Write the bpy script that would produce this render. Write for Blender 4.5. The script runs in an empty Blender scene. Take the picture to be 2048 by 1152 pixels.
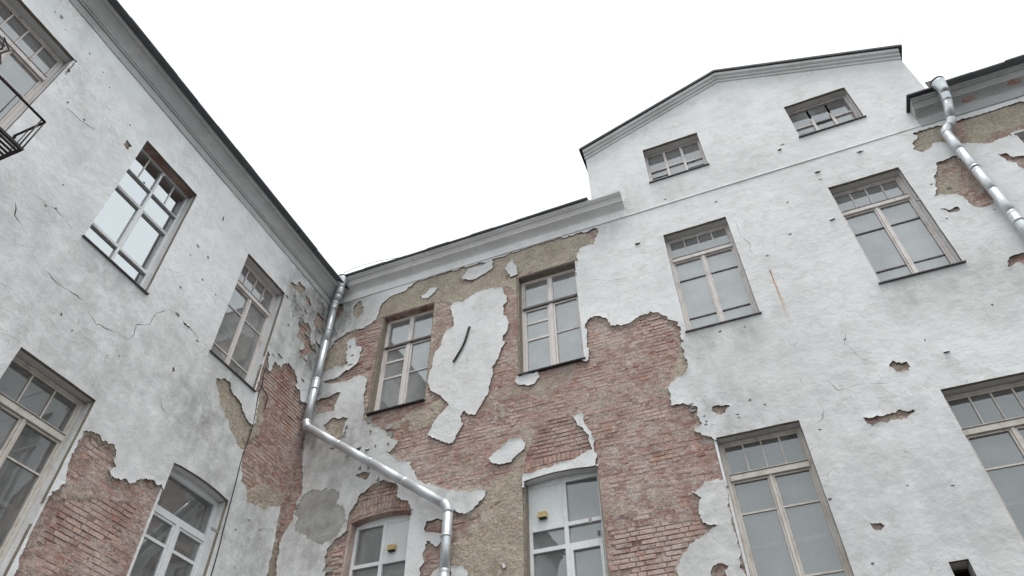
import bpy, bmesh, math, random
import numpy as np
from mathutils import Vector, Matrix, noise
from mathutils.geometry import delaunay_2d_cdt

S = bpy.context.scene
COL = S.collection
random.seed(7)
RND = random.Random(11)

# ------------------------------------------------------------------ camera, sky, sun, exposure
cam_d = bpy.data.cameras.new('camera'); cam = bpy.data.objects.new('camera', cam_d); COL.objects.link(cam)
cam_d.sensor_width = 36; cam_d.lens = 24.447; cam_d.clip_start = 0.1; cam_d.clip_end = 3000
CAM = Vector((8.6957, -10.0, 1.6))
right = Vector((0.927069, 0.37483, -0.006716)); up = Vector((0.270566, -0.656578, 0.704059)); back = Vector((0.259493, -0.654528, -0.71011))
cam.matrix_world = Matrix(((right.x, up.x, back.x, CAM.x), (right.y, up.y, back.y, CAM.y), (right.z, up.z, back.z, CAM.z), (0, 0, 0, 1)))
S.camera = cam

SUN_EL, SUN_AZ = math.radians(73), math.radians(145)      # azimuth clockwise from +y
w = bpy.data.worlds.new('World'); S.world = w; w.use_nodes = True
nt = w.node_tree; nt.nodes.clear()
sky = nt.nodes.new('ShaderNodeTexSky'); sky.sky_type = 'NISHITA'; sky.sun_disc = False
sky.sun_elevation = SUN_EL; sky.sun_rotation = SUN_AZ; sky.air_density = 1.0; sky.dust_density = 0.1; sky.ozone_density = 1.0
hs = nt.nodes.new('ShaderNodeHueSaturation'); hs.inputs['Saturation'].default_value = 0.10
mxs = nt.nodes.new('ShaderNodeMixRGB'); mxs.inputs['Fac'].default_value = 0.85; mxs.inputs['Color2'].default_value = (6.95, 7.45, 7.65, 1)
bg = nt.nodes.new('ShaderNodeBackground'); bg.inputs['Strength'].default_value = 0.115
wo = nt.nodes.new('ShaderNodeOutputWorld')
nt.links.new(sky.outputs[0], hs.inputs['Color']); nt.links.new(hs.outputs[0], mxs.inputs['Color1'])
nt.links.new(mxs.outputs[0], bg.inputs['Color']); nt.links.new(bg.outputs[0], wo.inputs['Surface'])
sd = bpy.data.lights.new('sun', 'SUN'); sun = bpy.data.objects.new('sun', sd); COL.objects.link(sun)
sd.energy = 1.5; sd.angle = math.radians(24); sd.color = (1.0, 0.97, 0.93)
sdir = Vector((math.sin(SUN_AZ)*math.cos(SUN_EL), math.cos(SUN_AZ)*math.cos(SUN_EL), math.sin(SUN_EL)))
sun.rotation_euler = sdir.to_track_quat('Z', 'Y').to_euler(); sun.location = (8, -12, 40)
vs = S.view_settings; vs.view_transform = 'Standard'; vs.look = 'None'; vs.gamma = 1; vs.use_curve_mapping = False
vs.exposure = 0.74
S.cycles.max_bounces = 6; S.cycles.diffuse_bounces = 3; S.cycles.glossy_bounces = 3; S.cycles.transmission_bounces = 2; S.cycles.transparent_max_bounces = 8
S.cycles.caustics_reflective = False; S.cycles.caustics_refractive = False

# measured outlines, metres on each wall: (along the wall from the corner, height)
R_EXP = [[(1.333,12.913),(1.385,13.207),(1.646,13.395),(1.96,13.378),(2.053,13.512),(2.286,13.611),(2.887,13.615),(3.492,13.596),(4.3,13.556),(4.627,13.592),(4.789,13.592),(5.408,13.639),(6.164,13.566),(6.636,13.562),(6.762,13.54),(6.814,13.361),(6.662,13.092),(6.465,13.077),(6.361,13.073),(6.288,12.874),(6.22,12.439),(6.157,11.901),(5.9,11.503),(5.933,10.413),(6.107,10.033),(6.216,9.913),(6.302,9.995),(6.293,10.346),(6.302,10.796),(6.336,10.945),(6.402,10.989),(6.621,10.912),(6.741,10.789),(6.794,10.627),(7.023,10.547),(7.217,10.596),(7.375,10.671),(7.565,10.695),(7.71,10.63),(7.879,10.428),(8.005,10.283),(8.068,10.063),(8.016,9.779),(8.002,9.458),(8.048,9.274),(7.966,9.122),(7.811,9.037),(7.624,8.919),(7.623,8.813),(7.6,8.527),(7.863,8.475),(8.021,8.381),(7.995,8.249),(7.992,8.025),(7.912,7.95),(7.982,7.857),(8.103,7.779),(8.212,7.697),(8.294,7.231),(8.199,6.98),(8.094,7.045),(7.915,7.025),(7.632,6.91),(7.763,6.8),(7.702,6.57),(7.693,6.414),(7.803,6.346),(7.955,6.34),(7.94,6.305),(7.714,6.264),(7.624,6.182),(7.472,6.112),(7.33,5.974),(7.238,5.865),(7.189,5.708),(7.084,5.392),(6.942,4.763),(3.343,5.217),(3.429,6.323),(3.544,7.347),(3.634,7.43),(3.82,7.31),(4.021,7.426),(4.159,7.518),(4.231,7.662),(3.653,7.786),(3.154,8.001),(2.837,8.141),(2.727,8.402),(2.632,8.603),(2.421,8.674),(2.058,8.957),(2.262,8.997),(2.322,9.128),(1.903,9.499),(1.532,9.739),(1.43,9.863),(1.339,10.56),(1.335,10.962),(1.258,11.054),(1.011,11.1),(0.785,11.016),(0.289,11.12),(0.138,11.22),(0.539,11.227),(0.607,11.277),(0.773,11.354),(0.915,11.424),(1.044,11.499),(1.021,11.709),(1.05,11.92),(0.894,12.061),(0.832,12.188),(0.706,12.368),(0.604,12.263),(0.66,11.823),(0.737,11.551),(0.621,11.471),(0.361,11.594),(0.352,11.511),(0.057,11.528),(0.035,11.812),(0.117,11.936),(0.143,12.199),(0.212,12.392),(0.38,12.446),(0.549,12.562),(0.722,12.582),(0.955,12.565),(1.173,12.632),(1.266,12.727)],[(-0.09,9.935),(0.003,9.912),(0.043,9.645),(0.1,9.159),(0.216,8.783),(0.28,8.518),(0.22,8.296),(0.228,8.127),(0.19,7.92),(0.109,7.716),(0.044,7.502),(0.035,7.293),(0.101,6.975),(0.153,6.266),(-0.23,6.322),(-0.23,8.421)],[(2.759,7.722),(2.804,7.579),(2.403,7.118),(2.101,5.374),(1.248,5.481),(1.176,6.691),(1.152,6.898),(1.126,7.166),(1.26,7.328),(1.485,7.465),(1.461,7.594),(1.469,7.778),(1.664,8.129),(1.842,8.286),(2.114,8.331),(2.475,8.149),(2.47,7.929)],[(3.085,7.317),(3.142,7.324),(3.315,7.337),(3.433,7.286),(3.443,7.015),(3.348,7.032),(3.221,7.074),(3.112,7.121)],[(3.125,6.976),(3.204,6.944),(3.304,6.865),(3.423,6.904),(3.451,6.508),(3.328,6.454),(3.264,6.35),(3.279,5.965),(3.08,5.995),(3.06,6.383),(3.024,6.555),(3.095,6.594),(3.079,6.758),(3.111,6.821),(3.111,6.926)],[(0.075,10.744),(0.311,10.718),(0.696,10.757),(0.66,10.554),(0.65,10.297),(0.395,10.328),(0.163,10.3)],[(0.457,9.982),(0.623,10.126),(1.033,10.017),(0.951,9.878),(0.97,9.534),(0.92,9.429),(0.686,9.641),(0.565,9.818)],[(0.005,13.628),(0.27,13.6),(0.299,13.3),(0.212,13.164),(0.153,13.102),(0.018,13.283)],[(0.574,13.42),(0.684,13.516),(0.762,13.47),(0.858,13.233),(0.861,13.049),(0.729,12.932),(0.655,13.04),(0.6,13.192)],[(1.477,8.578),(1.625,8.62),(1.797,8.57),(1.768,8.481),(1.679,8.427),(1.569,8.493)],[(13.308,13.492),(13.593,13.519),(13.902,13.476),(14.115,13.471),(14.381,13.469),(14.684,13.46),(14.983,13.469),(15.266,13.45),(15.706,13.453),(15.347,12.4),(14.924,12.522),(14.715,12.564),(14.63,12.614),(14.456,12.633),(14.29,12.58),(14.091,12.646),(13.953,12.76),(13.708,12.92),(13.591,13.022),(13.494,13.045),(13.401,12.926),(13.261,12.886),(13.196,12.924),(13.135,13.044),(13.201,13.215),(13.301,13.263),(13.372,13.399)],[(13.325,12.517),(13.514,12.494),(13.639,12.506),(13.715,12.382),(13.788,12.009),(13.764,11.494),(13.745,11.187),(13.659,11.033),(13.493,11.044),(13.373,11.13),(13.331,11.291),(13.329,11.436),(13.188,11.565),(12.974,11.628),(13.029,11.764),(13.087,11.886),(13.145,12.072),(13.241,12.288)],[(14.255,12.225),(14.395,12.194),(14.438,12.059),(14.583,12.025),(14.916,12.009),(14.652,11.469),(14.427,11.695),(14.373,11.8),(14.361,11.945)],[(12.913,11.296),(13.025,11.213),(13.182,11.222),(13.154,11.137),(13.004,11.125),(12.943,11.21)],[(13.245,9.759),(13.45,9.875),(13.559,9.877),(13.662,9.882),(13.532,9.582),(13.401,9.694),(13.254,9.638)],[(10.944,8.319),(11.055,8.383),(11.235,8.347),(11.265,8.24),(11.207,8.161),(11.076,8.133),(11.016,8.238)],[(10.33,7.533),(10.564,7.524),(10.866,7.575),(11.044,7.491),(10.858,7.41),(10.4,7.374),(10.32,7.464)],[(9.883,5.946),(10.004,5.966),(10.054,5.914),(10.002,5.875),(9.956,5.834),(9.924,5.882)],[(8.246,8.309),(8.36,8.308),(8.508,8.277),(8.427,8.133),(8.335,8.118),(8.234,8.214)],[(7.719,5.706),(7.812,5.782),(7.928,5.741),(7.858,5.676),(7.881,5.595),(7.741,5.393),(7.656,5.474)],[(8.162,6.88),(8.14,6.681),(8.12,6.37),(8.131,6.051),(8.129,5.777),(8.136,5.554),(8.278,5.53),(8.289,6.57),(8.235,6.905)]]
R_ISL = [[(3.238,12.432),(3.344,12.533),(3.557,12.486),(3.739,12.559),(3.921,12.633),(4.117,12.638),(4.481,12.577),(4.529,12.496),(4.541,12.335),(4.612,12.201),(4.623,12.046),(4.53,11.99),(4.531,11.71),(4.634,11.601),(4.656,11.394),(4.633,11.22),(4.532,11.116),(4.499,10.99),(4.599,10.944),(4.489,10.779),(4.424,10.55),(4.306,10.381),(4.298,10.194),(4.219,9.776),(4.037,9.473),(3.958,9.309),(3.799,9.364),(3.72,9.477),(3.64,9.371),(3.692,9.187),(3.589,8.957),(3.514,8.811),(3.357,8.828),(3.146,8.99),(2.974,9.134),(3.041,9.357),(3.191,9.527),(3.386,9.699),(3.288,9.858),(3.109,10.031),(2.926,10.196),(2.846,10.461),(2.88,10.739),(2.931,10.831),(2.941,11.14),(3.093,11.328),(3.124,11.559),(3.186,11.712),(3.339,11.777),(3.341,11.938),(3.292,12.151),(3.245,12.321)],[(4.247,8.277),(4.431,8.428),(4.654,8.571),(4.878,8.589),(4.98,8.439),(4.93,8.318),(4.843,8.237),(4.719,8.166),(4.7,8.111),(4.5,8.108),(4.336,8.186)],[(4.775,9.855),(4.818,9.976),(5.242,9.958),(5.258,9.832),(5.172,9.702),(5.04,9.682),(4.888,9.774)],[(5.874,8.754),(5.943,8.8),(6.053,8.781),(6.092,8.696),(6.074,8.596),(6.127,8.468),(6.189,8.35),(6.204,8.216),(6.202,8.108),(6.221,7.938),(6.232,7.868),(6.191,7.717),(5.733,7.541),(4.906,7.583),(4.901,7.821),(4.984,7.821),(5.205,7.848),(5.533,7.878),(5.821,7.907),(5.978,7.977),(6.167,8.018),(6.138,8.183),(6.13,8.295),(6.081,8.348),(6.028,8.483),(5.927,8.593)],[(3.535,6.082),(3.619,6.292),(3.628,6.428),(3.825,6.428),(3.918,6.315),(3.934,6.137),(3.846,5.995)],[(3.47,13.248),(3.651,13.497),(3.934,13.467),(4.262,13.538),(4.266,13.264),(4.081,13.155),(3.757,13.068)],[(2.406,13.076),(2.563,13.083),(2.666,13.243),(2.869,13.165),(2.763,13.024),(2.63,12.91),(2.484,12.949)],[(4.54,13.153),(4.75,13.352),(4.846,13.111),(4.878,12.836),(4.71,12.807)],[(4.508,6.345),(4.568,6.35),(4.585,6.276),(4.534,6.245)]]
R_COAT = [[(1.325,12.691),(1.367,13.331),(2.21,13.693),(4.564,13.688),(6.856,13.549),(6.815,13.141),(6.209,12.745),(4.923,12.626),(4.858,12.185),(4.625,12.584),(3.592,12.536),(3.286,12.461),(2.952,12.742),(2.847,12.156),(2.895,11.266),(2.869,10.468),(2.822,9.976),(2.667,10.398),(2.702,12.675),(1.466,12.641)],[(1.957,9.604),(2.828,9.901),(3.277,9.849),(3.192,9.515),(2.989,9.336),(2.667,9.281),(2.32,9.416)],[(3.784,7.263),(4.104,7.473),(4.331,7.851),(4.848,7.929),(4.916,7.628),(4.952,6.485),(4.94,5.016),(3.343,5.217),(3.536,6.737)],[(7.637,8.841),(7.75,9.243),(7.973,9.746),(8.124,9.351),(8.003,8.948),(7.728,8.867)],[(4.401,9.465),(4.535,9.428),(4.557,8.734),(4.448,8.74)],[(-0.049,11.765),(0.138,12.155),(0.484,12.474),(0.627,11.997),(0.674,11.47),(0.287,11.444)],[(13.259,13.485),(13.642,13.526),(13.99,13.494),(13.761,12.838),(13.385,12.884),(13.102,12.96)],[(14.198,13.456),(14.87,13.487),(15.706,13.453),(15.352,12.734),(14.573,12.835),(14.168,12.685),(13.963,12.805)],[(0.457,9.982),(0.623,10.126),(1.033,10.017),(0.951,9.878),(0.97,9.534),(0.92,9.429),(0.686,9.641)],[(0.574,13.42),(0.671,13.589),(0.867,13.431),(0.919,12.865),(0.735,12.898),(0.581,13.067)],[(13.284,12.523),(13.55,12.54),(13.707,12.403),(13.566,11.973),(13.279,11.491),(12.938,11.602)]]
R_CLEAN = [[(4.899,7.678),(4.948,8.253),(5.298,8.789),(5.684,8.869),(5.998,8.679),(6.21,7.998),(6.2,7.715)],[(6.274,6.567),(7.679,6.456),(7.522,6.028),(7.096,5.667),(6.809,4.78),(6.09,4.87)],[(1.519,7.564),(1.771,8.26),(2.46,8.265),(2.781,7.698),(2.777,7.461)],[(1.335,10.962),(1.334,11.769),(1.42,12.499),(0.622,12.459),(0.745,11.096)],[(1.152,6.898),(1.483,7.475),(1.822,5.409),(1.248,5.481)],[(7.258,10.608),(7.657,10.662),(7.968,10.233),(7.492,10.209)]]
L_EXP = [[(1.682,10.888),(1.632,10.807),(1.598,10.596),(1.597,10.467),(1.487,10.484),(1.446,10.553),(1.435,10.784),(1.217,10.762),(1.18,10.896),(1.026,11.011),(0.853,10.99),(0.673,10.904),(0.625,10.776),(0.672,10.703),(0.527,10.659),(0.364,10.468),(0.208,10.559),(-0.105,10.768),(-0.235,10.005),(-0.308,8.526),(-0.277,7.483),(-0.31,6.395),(0.136,6.242),(0.144,6.899),(0.141,7.269),(0.175,7.707),(0.234,8.143),(0.476,7.994),(0.601,7.884),(0.937,7.829),(1.124,7.757),(1.165,7.991),(1.384,8.067),(1.51,8.394),(1.509,8.561),(1.509,8.947),(1.497,9.245),(1.58,9.785),(1.686,9.928),(1.698,10.229),(1.737,10.648)],[(2.692,9.439),(2.501,9.577),(2.352,9.567),(2.182,9.409),(2.007,9.379),(1.796,9.235),(1.587,9.132),(1.499,9.176),(1.509,8.839),(1.531,8.612),(1.601,8.571),(1.97,8.763),(2.236,8.95),(2.49,9.144)],[(4.486,7.224),(4.372,7.252),(4.176,7.236),(3.994,7.259),(3.903,7.143),(3.799,7.003),(3.891,6.903),(3.829,6.824),(3.674,6.858),(3.11,7.139),(2.963,7.173),(2.835,7.093),(2.847,6.473),(2.82,5.459),(2.91,4.783),(4.329,4.366),(4.536,5.32),(4.544,5.545),(4.578,5.955),(4.543,6.253),(4.422,6.433),(4.501,6.617),(4.505,6.887),(4.5,7.15)],[(0.576,12.923),(0.292,12.907),(0.291,12.4),(0.472,12.438),(0.62,12.565)],[(1.1,12.221),(0.969,12.239),(0.809,12.405),(0.692,12.303),(0.621,12.102),(0.523,11.94),(0.278,11.878),(0.454,11.801),(0.658,11.542),(0.739,11.394),(0.849,11.538),(0.711,11.689),(0.803,11.836),(0.946,11.75),(1.066,11.815),(1.011,11.978)],[(1.676,12.881),(1.49,12.959),(1.437,13.14),(1.169,13.127),(1.326,12.836),(1.485,12.786)],[(6.285,11.962),(6.25,12.074),(6.141,12.072),(6.161,11.95),(6.218,11.901)],[(1.096,12.981),(0.977,12.991),(0.837,12.889),(0.907,12.795),(1.032,12.86)],[(7.676,12.372),(7.679,12.507),(7.629,12.511),(7.609,12.253),(7.613,12.06),(7.65,12.197)]]
L_ISL = []
L_COAT = [[(2.778,9.446),(2.348,9.757),(1.518,9.22),(1.418,8.624),(1.652,8.489)],[(1.178,7.886),(0.791,8.39),(0.224,8.158),(-0.676,5.838),(0.081,5.615),(0.585,7.882)],[(1.769,12.873),(1.177,13.438),(1.043,13.062),(1.635,12.521)],[(1.642,9.898),(1.415,9.934),(1.24,9.111),(1.449,8.874)]]
L_CLEAN = [[(1.694,10.421),(1.234,10.762),(0.791,11.022),(0.334,10.54),(0.221,9.975),(0.903,9.909),(1.492,10.126)],[(1.203,12.133),(0.508,12.724),(0.197,11.822),(0.743,11.405)],[(4.439,5.493),(4.439,6.17),(3.828,6.473),(3.178,6.715),(3.27,6.132),(3.924,5.847)]]
R_GREY = [[(0.238,8.271),(0.277,8.39),(0.395,8.472),(0.687,8.441),(1.012,8.392),(1.158,8.33),(1.153,8.134),(1.178,8.006),(1.307,7.899),(1.391,7.685),(1.363,7.498),(1.267,7.345),(0.931,7.341),(0.651,7.439),(0.439,7.595),(0.282,7.782),(0.26,7.957)]]
L_GREY = []
R_CRK = [[(9.595,9.327),(9.709,9.233),(9.808,9.124),(9.921,9.319)],[(10.604,9.133),(10.52,8.924),(10.614,8.704),(10.678,8.541),(11.003,8.58),(11.198,8.691)],[(9.691,8.58),(9.714,8.312),(9.814,8.089)],[(10.043,8.344),(10.155,8.107),(10.511,8.119),(10.868,8.033)],[(9.858,7.822),(9.771,7.662),(9.658,7.602)],[(4.332,11.928),(4.451,11.593),(4.463,11.375)],[(9.6,12.533),(9.591,12.07),(9.7,11.723),(9.678,11.443)],[(6.484,12.013),(6.896,11.821),(7.311,11.761)]]
L_CRK = [[(6.958,9.793),(6.68,9.773),(6.534,9.837),(6.373,9.833),(6.177,9.757)],[(6.351,8.917),(6.105,8.869),(6.018,8.839),(5.682,8.874),(5.448,8.879),(5.28,8.768),(5.114,8.715),(4.824,8.813),(4.556,8.843),(4.503,9.012),(4.543,9.194),(4.354,9.353),(4.303,9.645),(4.164,9.824)],[(4.188,9.874),(3.935,9.916),(3.668,9.893),(3.317,9.848),(3.047,9.824)],[(3.639,8.413),(3.504,8.257),(3.299,8.147),(3.236,8.09)],[(7.307,11.536),(7.03,11.587),(6.755,11.665)],[(6.018,8.839),(5.871,8.803),(5.769,8.702)],[(7.027,9.475),(6.918,9.264),(6.561,9.114),(6.351,8.917)],[(3.903,10.837),(3.574,10.881),(3.337,10.832)]]
R_CHP = [(7.603,12.665,0.123,0.076),(8.704,9.81,0.066,0.066),(12.72,8.995,0.054,0.083),(9.721,5.45,0.058,0.05),(10.504,6.396,0.053,0.03),(11.025,6.283,0.056,0.034),(9.495,6.399,0.075,0.05),(11.799,8.346,0.098,0.043),(11.237,11.755,0.11,0.052),(10.645,12.579,0.059,0.057),(9.924,11.311,0.067,0.051),(6.012,6.782,0.04,0.074),(8.851,8.271,0.052,0.083),(9.054,8.137,0.066,0.054),(8.603,8.066,0.067,0.045),(8.086,8.01,0.062,0.036),(10.961,14.27,0.091,0.099),(11.41,13.205,0.117,0.074),(12.297,13.417,0.128,0.089),(8.37,13.799,0.083,0.05),(9.365,13.223,0.085,0.062),(11.384,12.963,0.074,0.058),(10.442,11.69,0.082,0.052),(1.229,9.145,0.096,0.119),(1.635,9.104,0.106,0.071),(1.748,8.744,0.092,0.158),(1.991,8.368,0.1,0.151),(1.027,9.603,0.112,0.176),(11.052,14.41,0.082,0.083),(0.818,8.36,0.141,0.155),(1.206,6.791,0.19,0.073),(0.697,12.05,0.085,0.08),(0.816,11.759,0.125,0.062),(0.797,11.503,0.192,0.061),(3.269,9.973,0.056,0.05),(10.555,9.008,0.056,0.039),(9.7,7.501,0.067,0.033),(13.626,10.925,0.057,0.034),(9.133,9.77,0.048,0.044),(11.613,8.637,0.03,0.09),(1.391,9.175,0.089,0.136),(1.534,8.705,0.075,0.125),(2.093,9.106,0.092,0.133),(1.813,9.137,0.065,0.078),(1.696,9.653,0.125,0.077),(2.08,9.335,0.124,0.116),(1.459,9.177,0.102,0.104),(1.042,9.756,0.095,0.146),(1.543,9.835,0.119,0.125),(2.049,9.522,0.108,0.055),(1.645,9.501,0.067,0.135),(0.784,9.334,0.124,0.073),(8.111,8.067,0.057,0.054),(7.941,8.394,0.043,0.054),(7.938,8.454,0.084,0.035),(8.098,8.172,0.055,0.03),(8.617,8.007,0.036,0.039),(7.931,8.349,0.08,0.057),(12.904,11.016,0.062,0.051),(13.038,11.952,0.056,0.046),(12.711,11.681,0.065,0.04),(12.983,11.652,0.049,0.041),(13.252,11.776,0.052,0.048)]
L_CHP = [(8.204,12.976,0.084,0.07),(8.309,12.944,0.03,0.035),(8.042,12.837,0.034,0.044),(7.559,12.893,0.049,0.045),(7.224,12.835,0.041,0.037),(7.0,12.694,0.03,0.037),(6.368,12.415,0.04,0.046),(5.389,12.195,0.032,0.038),(4.525,13.281,0.039,0.033),(3.909,12.604,0.052,0.148),(4.154,11.52,0.094,0.067),(4.213,11.205,0.064,0.046),(3.769,10.965,0.058,0.074),(4.114,10.443,0.089,0.052),(3.38,10.926,0.072,0.038),(3.858,11.498,0.059,0.087),(5.649,8.459,0.048,0.059),(5.391,8.356,0.038,0.06),(4.554,8.519,0.037,0.03),(3.93,9.932,0.125,0.076),(3.695,9.894,0.185,0.059),(3.357,9.792,0.077,0.06),(0.489,10.968,0.136,0.097),(1.537,10.867,0.158,0.062),(1.327,11.001,0.218,0.052),(7.326,11.659,0.048,0.073),(6.984,11.656,0.068,0.075),(6.654,10.296,0.03,0.045),(6.672,9.758,0.048,0.042),(6.538,9.844,0.044,0.057),(3.584,8.968,0.071,0.094),(1.141,12.494,0.135,0.071),(0.968,12.566,0.184,0.084),(0.733,12.77,0.127,0.147),(1.376,11.838,0.127,0.067),(0.926,7.526,0.096,0.04),(1.614,7.029,0.127,0.036),(0.578,7.495,0.075,0.08),(1.175,7.227,0.057,0.061),(0.355,12.139,0.179,0.085),(0.697,12.117,0.159,0.072),(1.015,12.274,0.173,0.14),(0.318,12.554,0.149,0.085),(1.652,12.45,0.129,0.084),(0.803,11.489,0.145,0.099),(1.44,12.65,0.115,0.07),(0.599,11.446,0.169,0.07),(0.251,12.1,0.19,0.135),(0.414,11.986,0.131,0.139),(0.515,13.191,0.196,0.128)]
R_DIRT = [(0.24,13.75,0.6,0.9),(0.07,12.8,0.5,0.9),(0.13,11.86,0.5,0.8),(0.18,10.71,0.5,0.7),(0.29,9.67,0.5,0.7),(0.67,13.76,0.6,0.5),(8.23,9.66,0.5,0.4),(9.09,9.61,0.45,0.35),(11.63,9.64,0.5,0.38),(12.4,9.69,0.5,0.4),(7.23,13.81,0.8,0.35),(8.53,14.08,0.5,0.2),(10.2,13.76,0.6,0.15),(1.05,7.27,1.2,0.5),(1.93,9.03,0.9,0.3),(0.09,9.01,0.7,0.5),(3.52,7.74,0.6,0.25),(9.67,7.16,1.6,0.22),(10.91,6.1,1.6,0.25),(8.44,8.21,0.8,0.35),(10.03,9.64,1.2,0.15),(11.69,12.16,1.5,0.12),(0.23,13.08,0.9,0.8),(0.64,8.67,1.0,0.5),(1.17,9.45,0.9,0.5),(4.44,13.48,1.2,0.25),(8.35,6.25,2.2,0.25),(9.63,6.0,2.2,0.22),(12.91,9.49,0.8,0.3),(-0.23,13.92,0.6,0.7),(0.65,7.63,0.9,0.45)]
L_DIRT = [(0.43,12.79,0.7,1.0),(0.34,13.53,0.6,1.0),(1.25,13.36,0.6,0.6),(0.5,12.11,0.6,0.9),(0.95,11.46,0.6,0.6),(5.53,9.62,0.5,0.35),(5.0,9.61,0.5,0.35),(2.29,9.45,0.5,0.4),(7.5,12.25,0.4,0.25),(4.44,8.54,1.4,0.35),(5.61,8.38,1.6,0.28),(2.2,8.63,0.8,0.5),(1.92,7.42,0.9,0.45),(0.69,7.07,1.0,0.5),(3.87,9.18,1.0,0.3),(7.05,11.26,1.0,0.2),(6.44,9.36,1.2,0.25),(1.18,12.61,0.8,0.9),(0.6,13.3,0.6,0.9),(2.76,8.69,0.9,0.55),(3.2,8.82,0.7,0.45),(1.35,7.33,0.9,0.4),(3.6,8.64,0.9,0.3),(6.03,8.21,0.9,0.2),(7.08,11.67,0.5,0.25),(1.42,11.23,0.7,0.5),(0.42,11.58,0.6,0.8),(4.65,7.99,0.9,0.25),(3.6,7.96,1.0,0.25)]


# ------------------------------------------------------------------ node materials
def nm(name):
    m = bpy.data.materials.new(name); m.use_nodes = True
    t = m.node_tree; p = t.nodes['Principled BSDF']
    p.inputs['Specular IOR Level'].default_value = 0.25
    return m, t, p
def nd(t, typ, **kw):
    n = t.nodes.new('ShaderNode' + typ)
    for k, v in kw.items():
        if k in n.inputs: n.inputs[k].default_value = v
        else: setattr(n, k, v)
    return n
def pos(t, scale=(1, 1, 1)):
    g = nd(t, 'NewGeometry'); mp = nd(t, 'Mapping'); mp.inputs['Scale'].default_value = scale
    t.links.new(g.outputs['Position'], mp.inputs['Vector']); return mp.outputs[0]
def nz(t, vec, scale, detail=5, rough=0.55, lo=0.3, hi=0.7, dist=0.0):
    n = nd(t, 'TexNoise', Scale=scale, Detail=detail, Roughness=rough, Distortion=dist); t.links.new(vec, n.inputs['Vector'])
    r = nd(t, 'MapRange'); r.inputs[1].default_value = lo; r.inputs[2].default_value = hi; r.clamp = True
    t.links.new(n.outputs[0], r.inputs[0]); return r.outputs[0]
def mix(t, fac, a, b, mode='MIX'):
    m = nd(t, 'MixRGB', blend_type=mode)
    for v, i in ((fac, 0), (a, 1), (b, 2)):
        if hasattr(v, 'links') or hasattr(v, 'is_linked'): t.links.new(v, m.inputs[i])
        elif i == 0: m.inputs[0].default_value = v
        else: m.inputs[i].default_value = (*v, 1)
    return m.outputs[0]
def mth(t, op, a, b=0.0, clamp=False):
    m = nd(t, 'Math', operation=op); m.use_clamp = clamp
    for v, i in ((a, 0), (b, 1)):
        if hasattr(v, 'is_linked'): t.links.new(v, m.inputs[i])
        else: m.inputs[i].default_value = v
    return m.outputs[0]
def bump(t, p, h, strength, dist):
    b = nd(t, 'Bump', Strength=strength, Distance=dist); t.links.new(h, b.inputs['Height'])
    t.links.new(b.outputs[0], p.inputs['Normal'])
def attr(t, name):
    a = nd(t, 'Attribute', attribute_name=name); return a.outputs['Fac']

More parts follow.
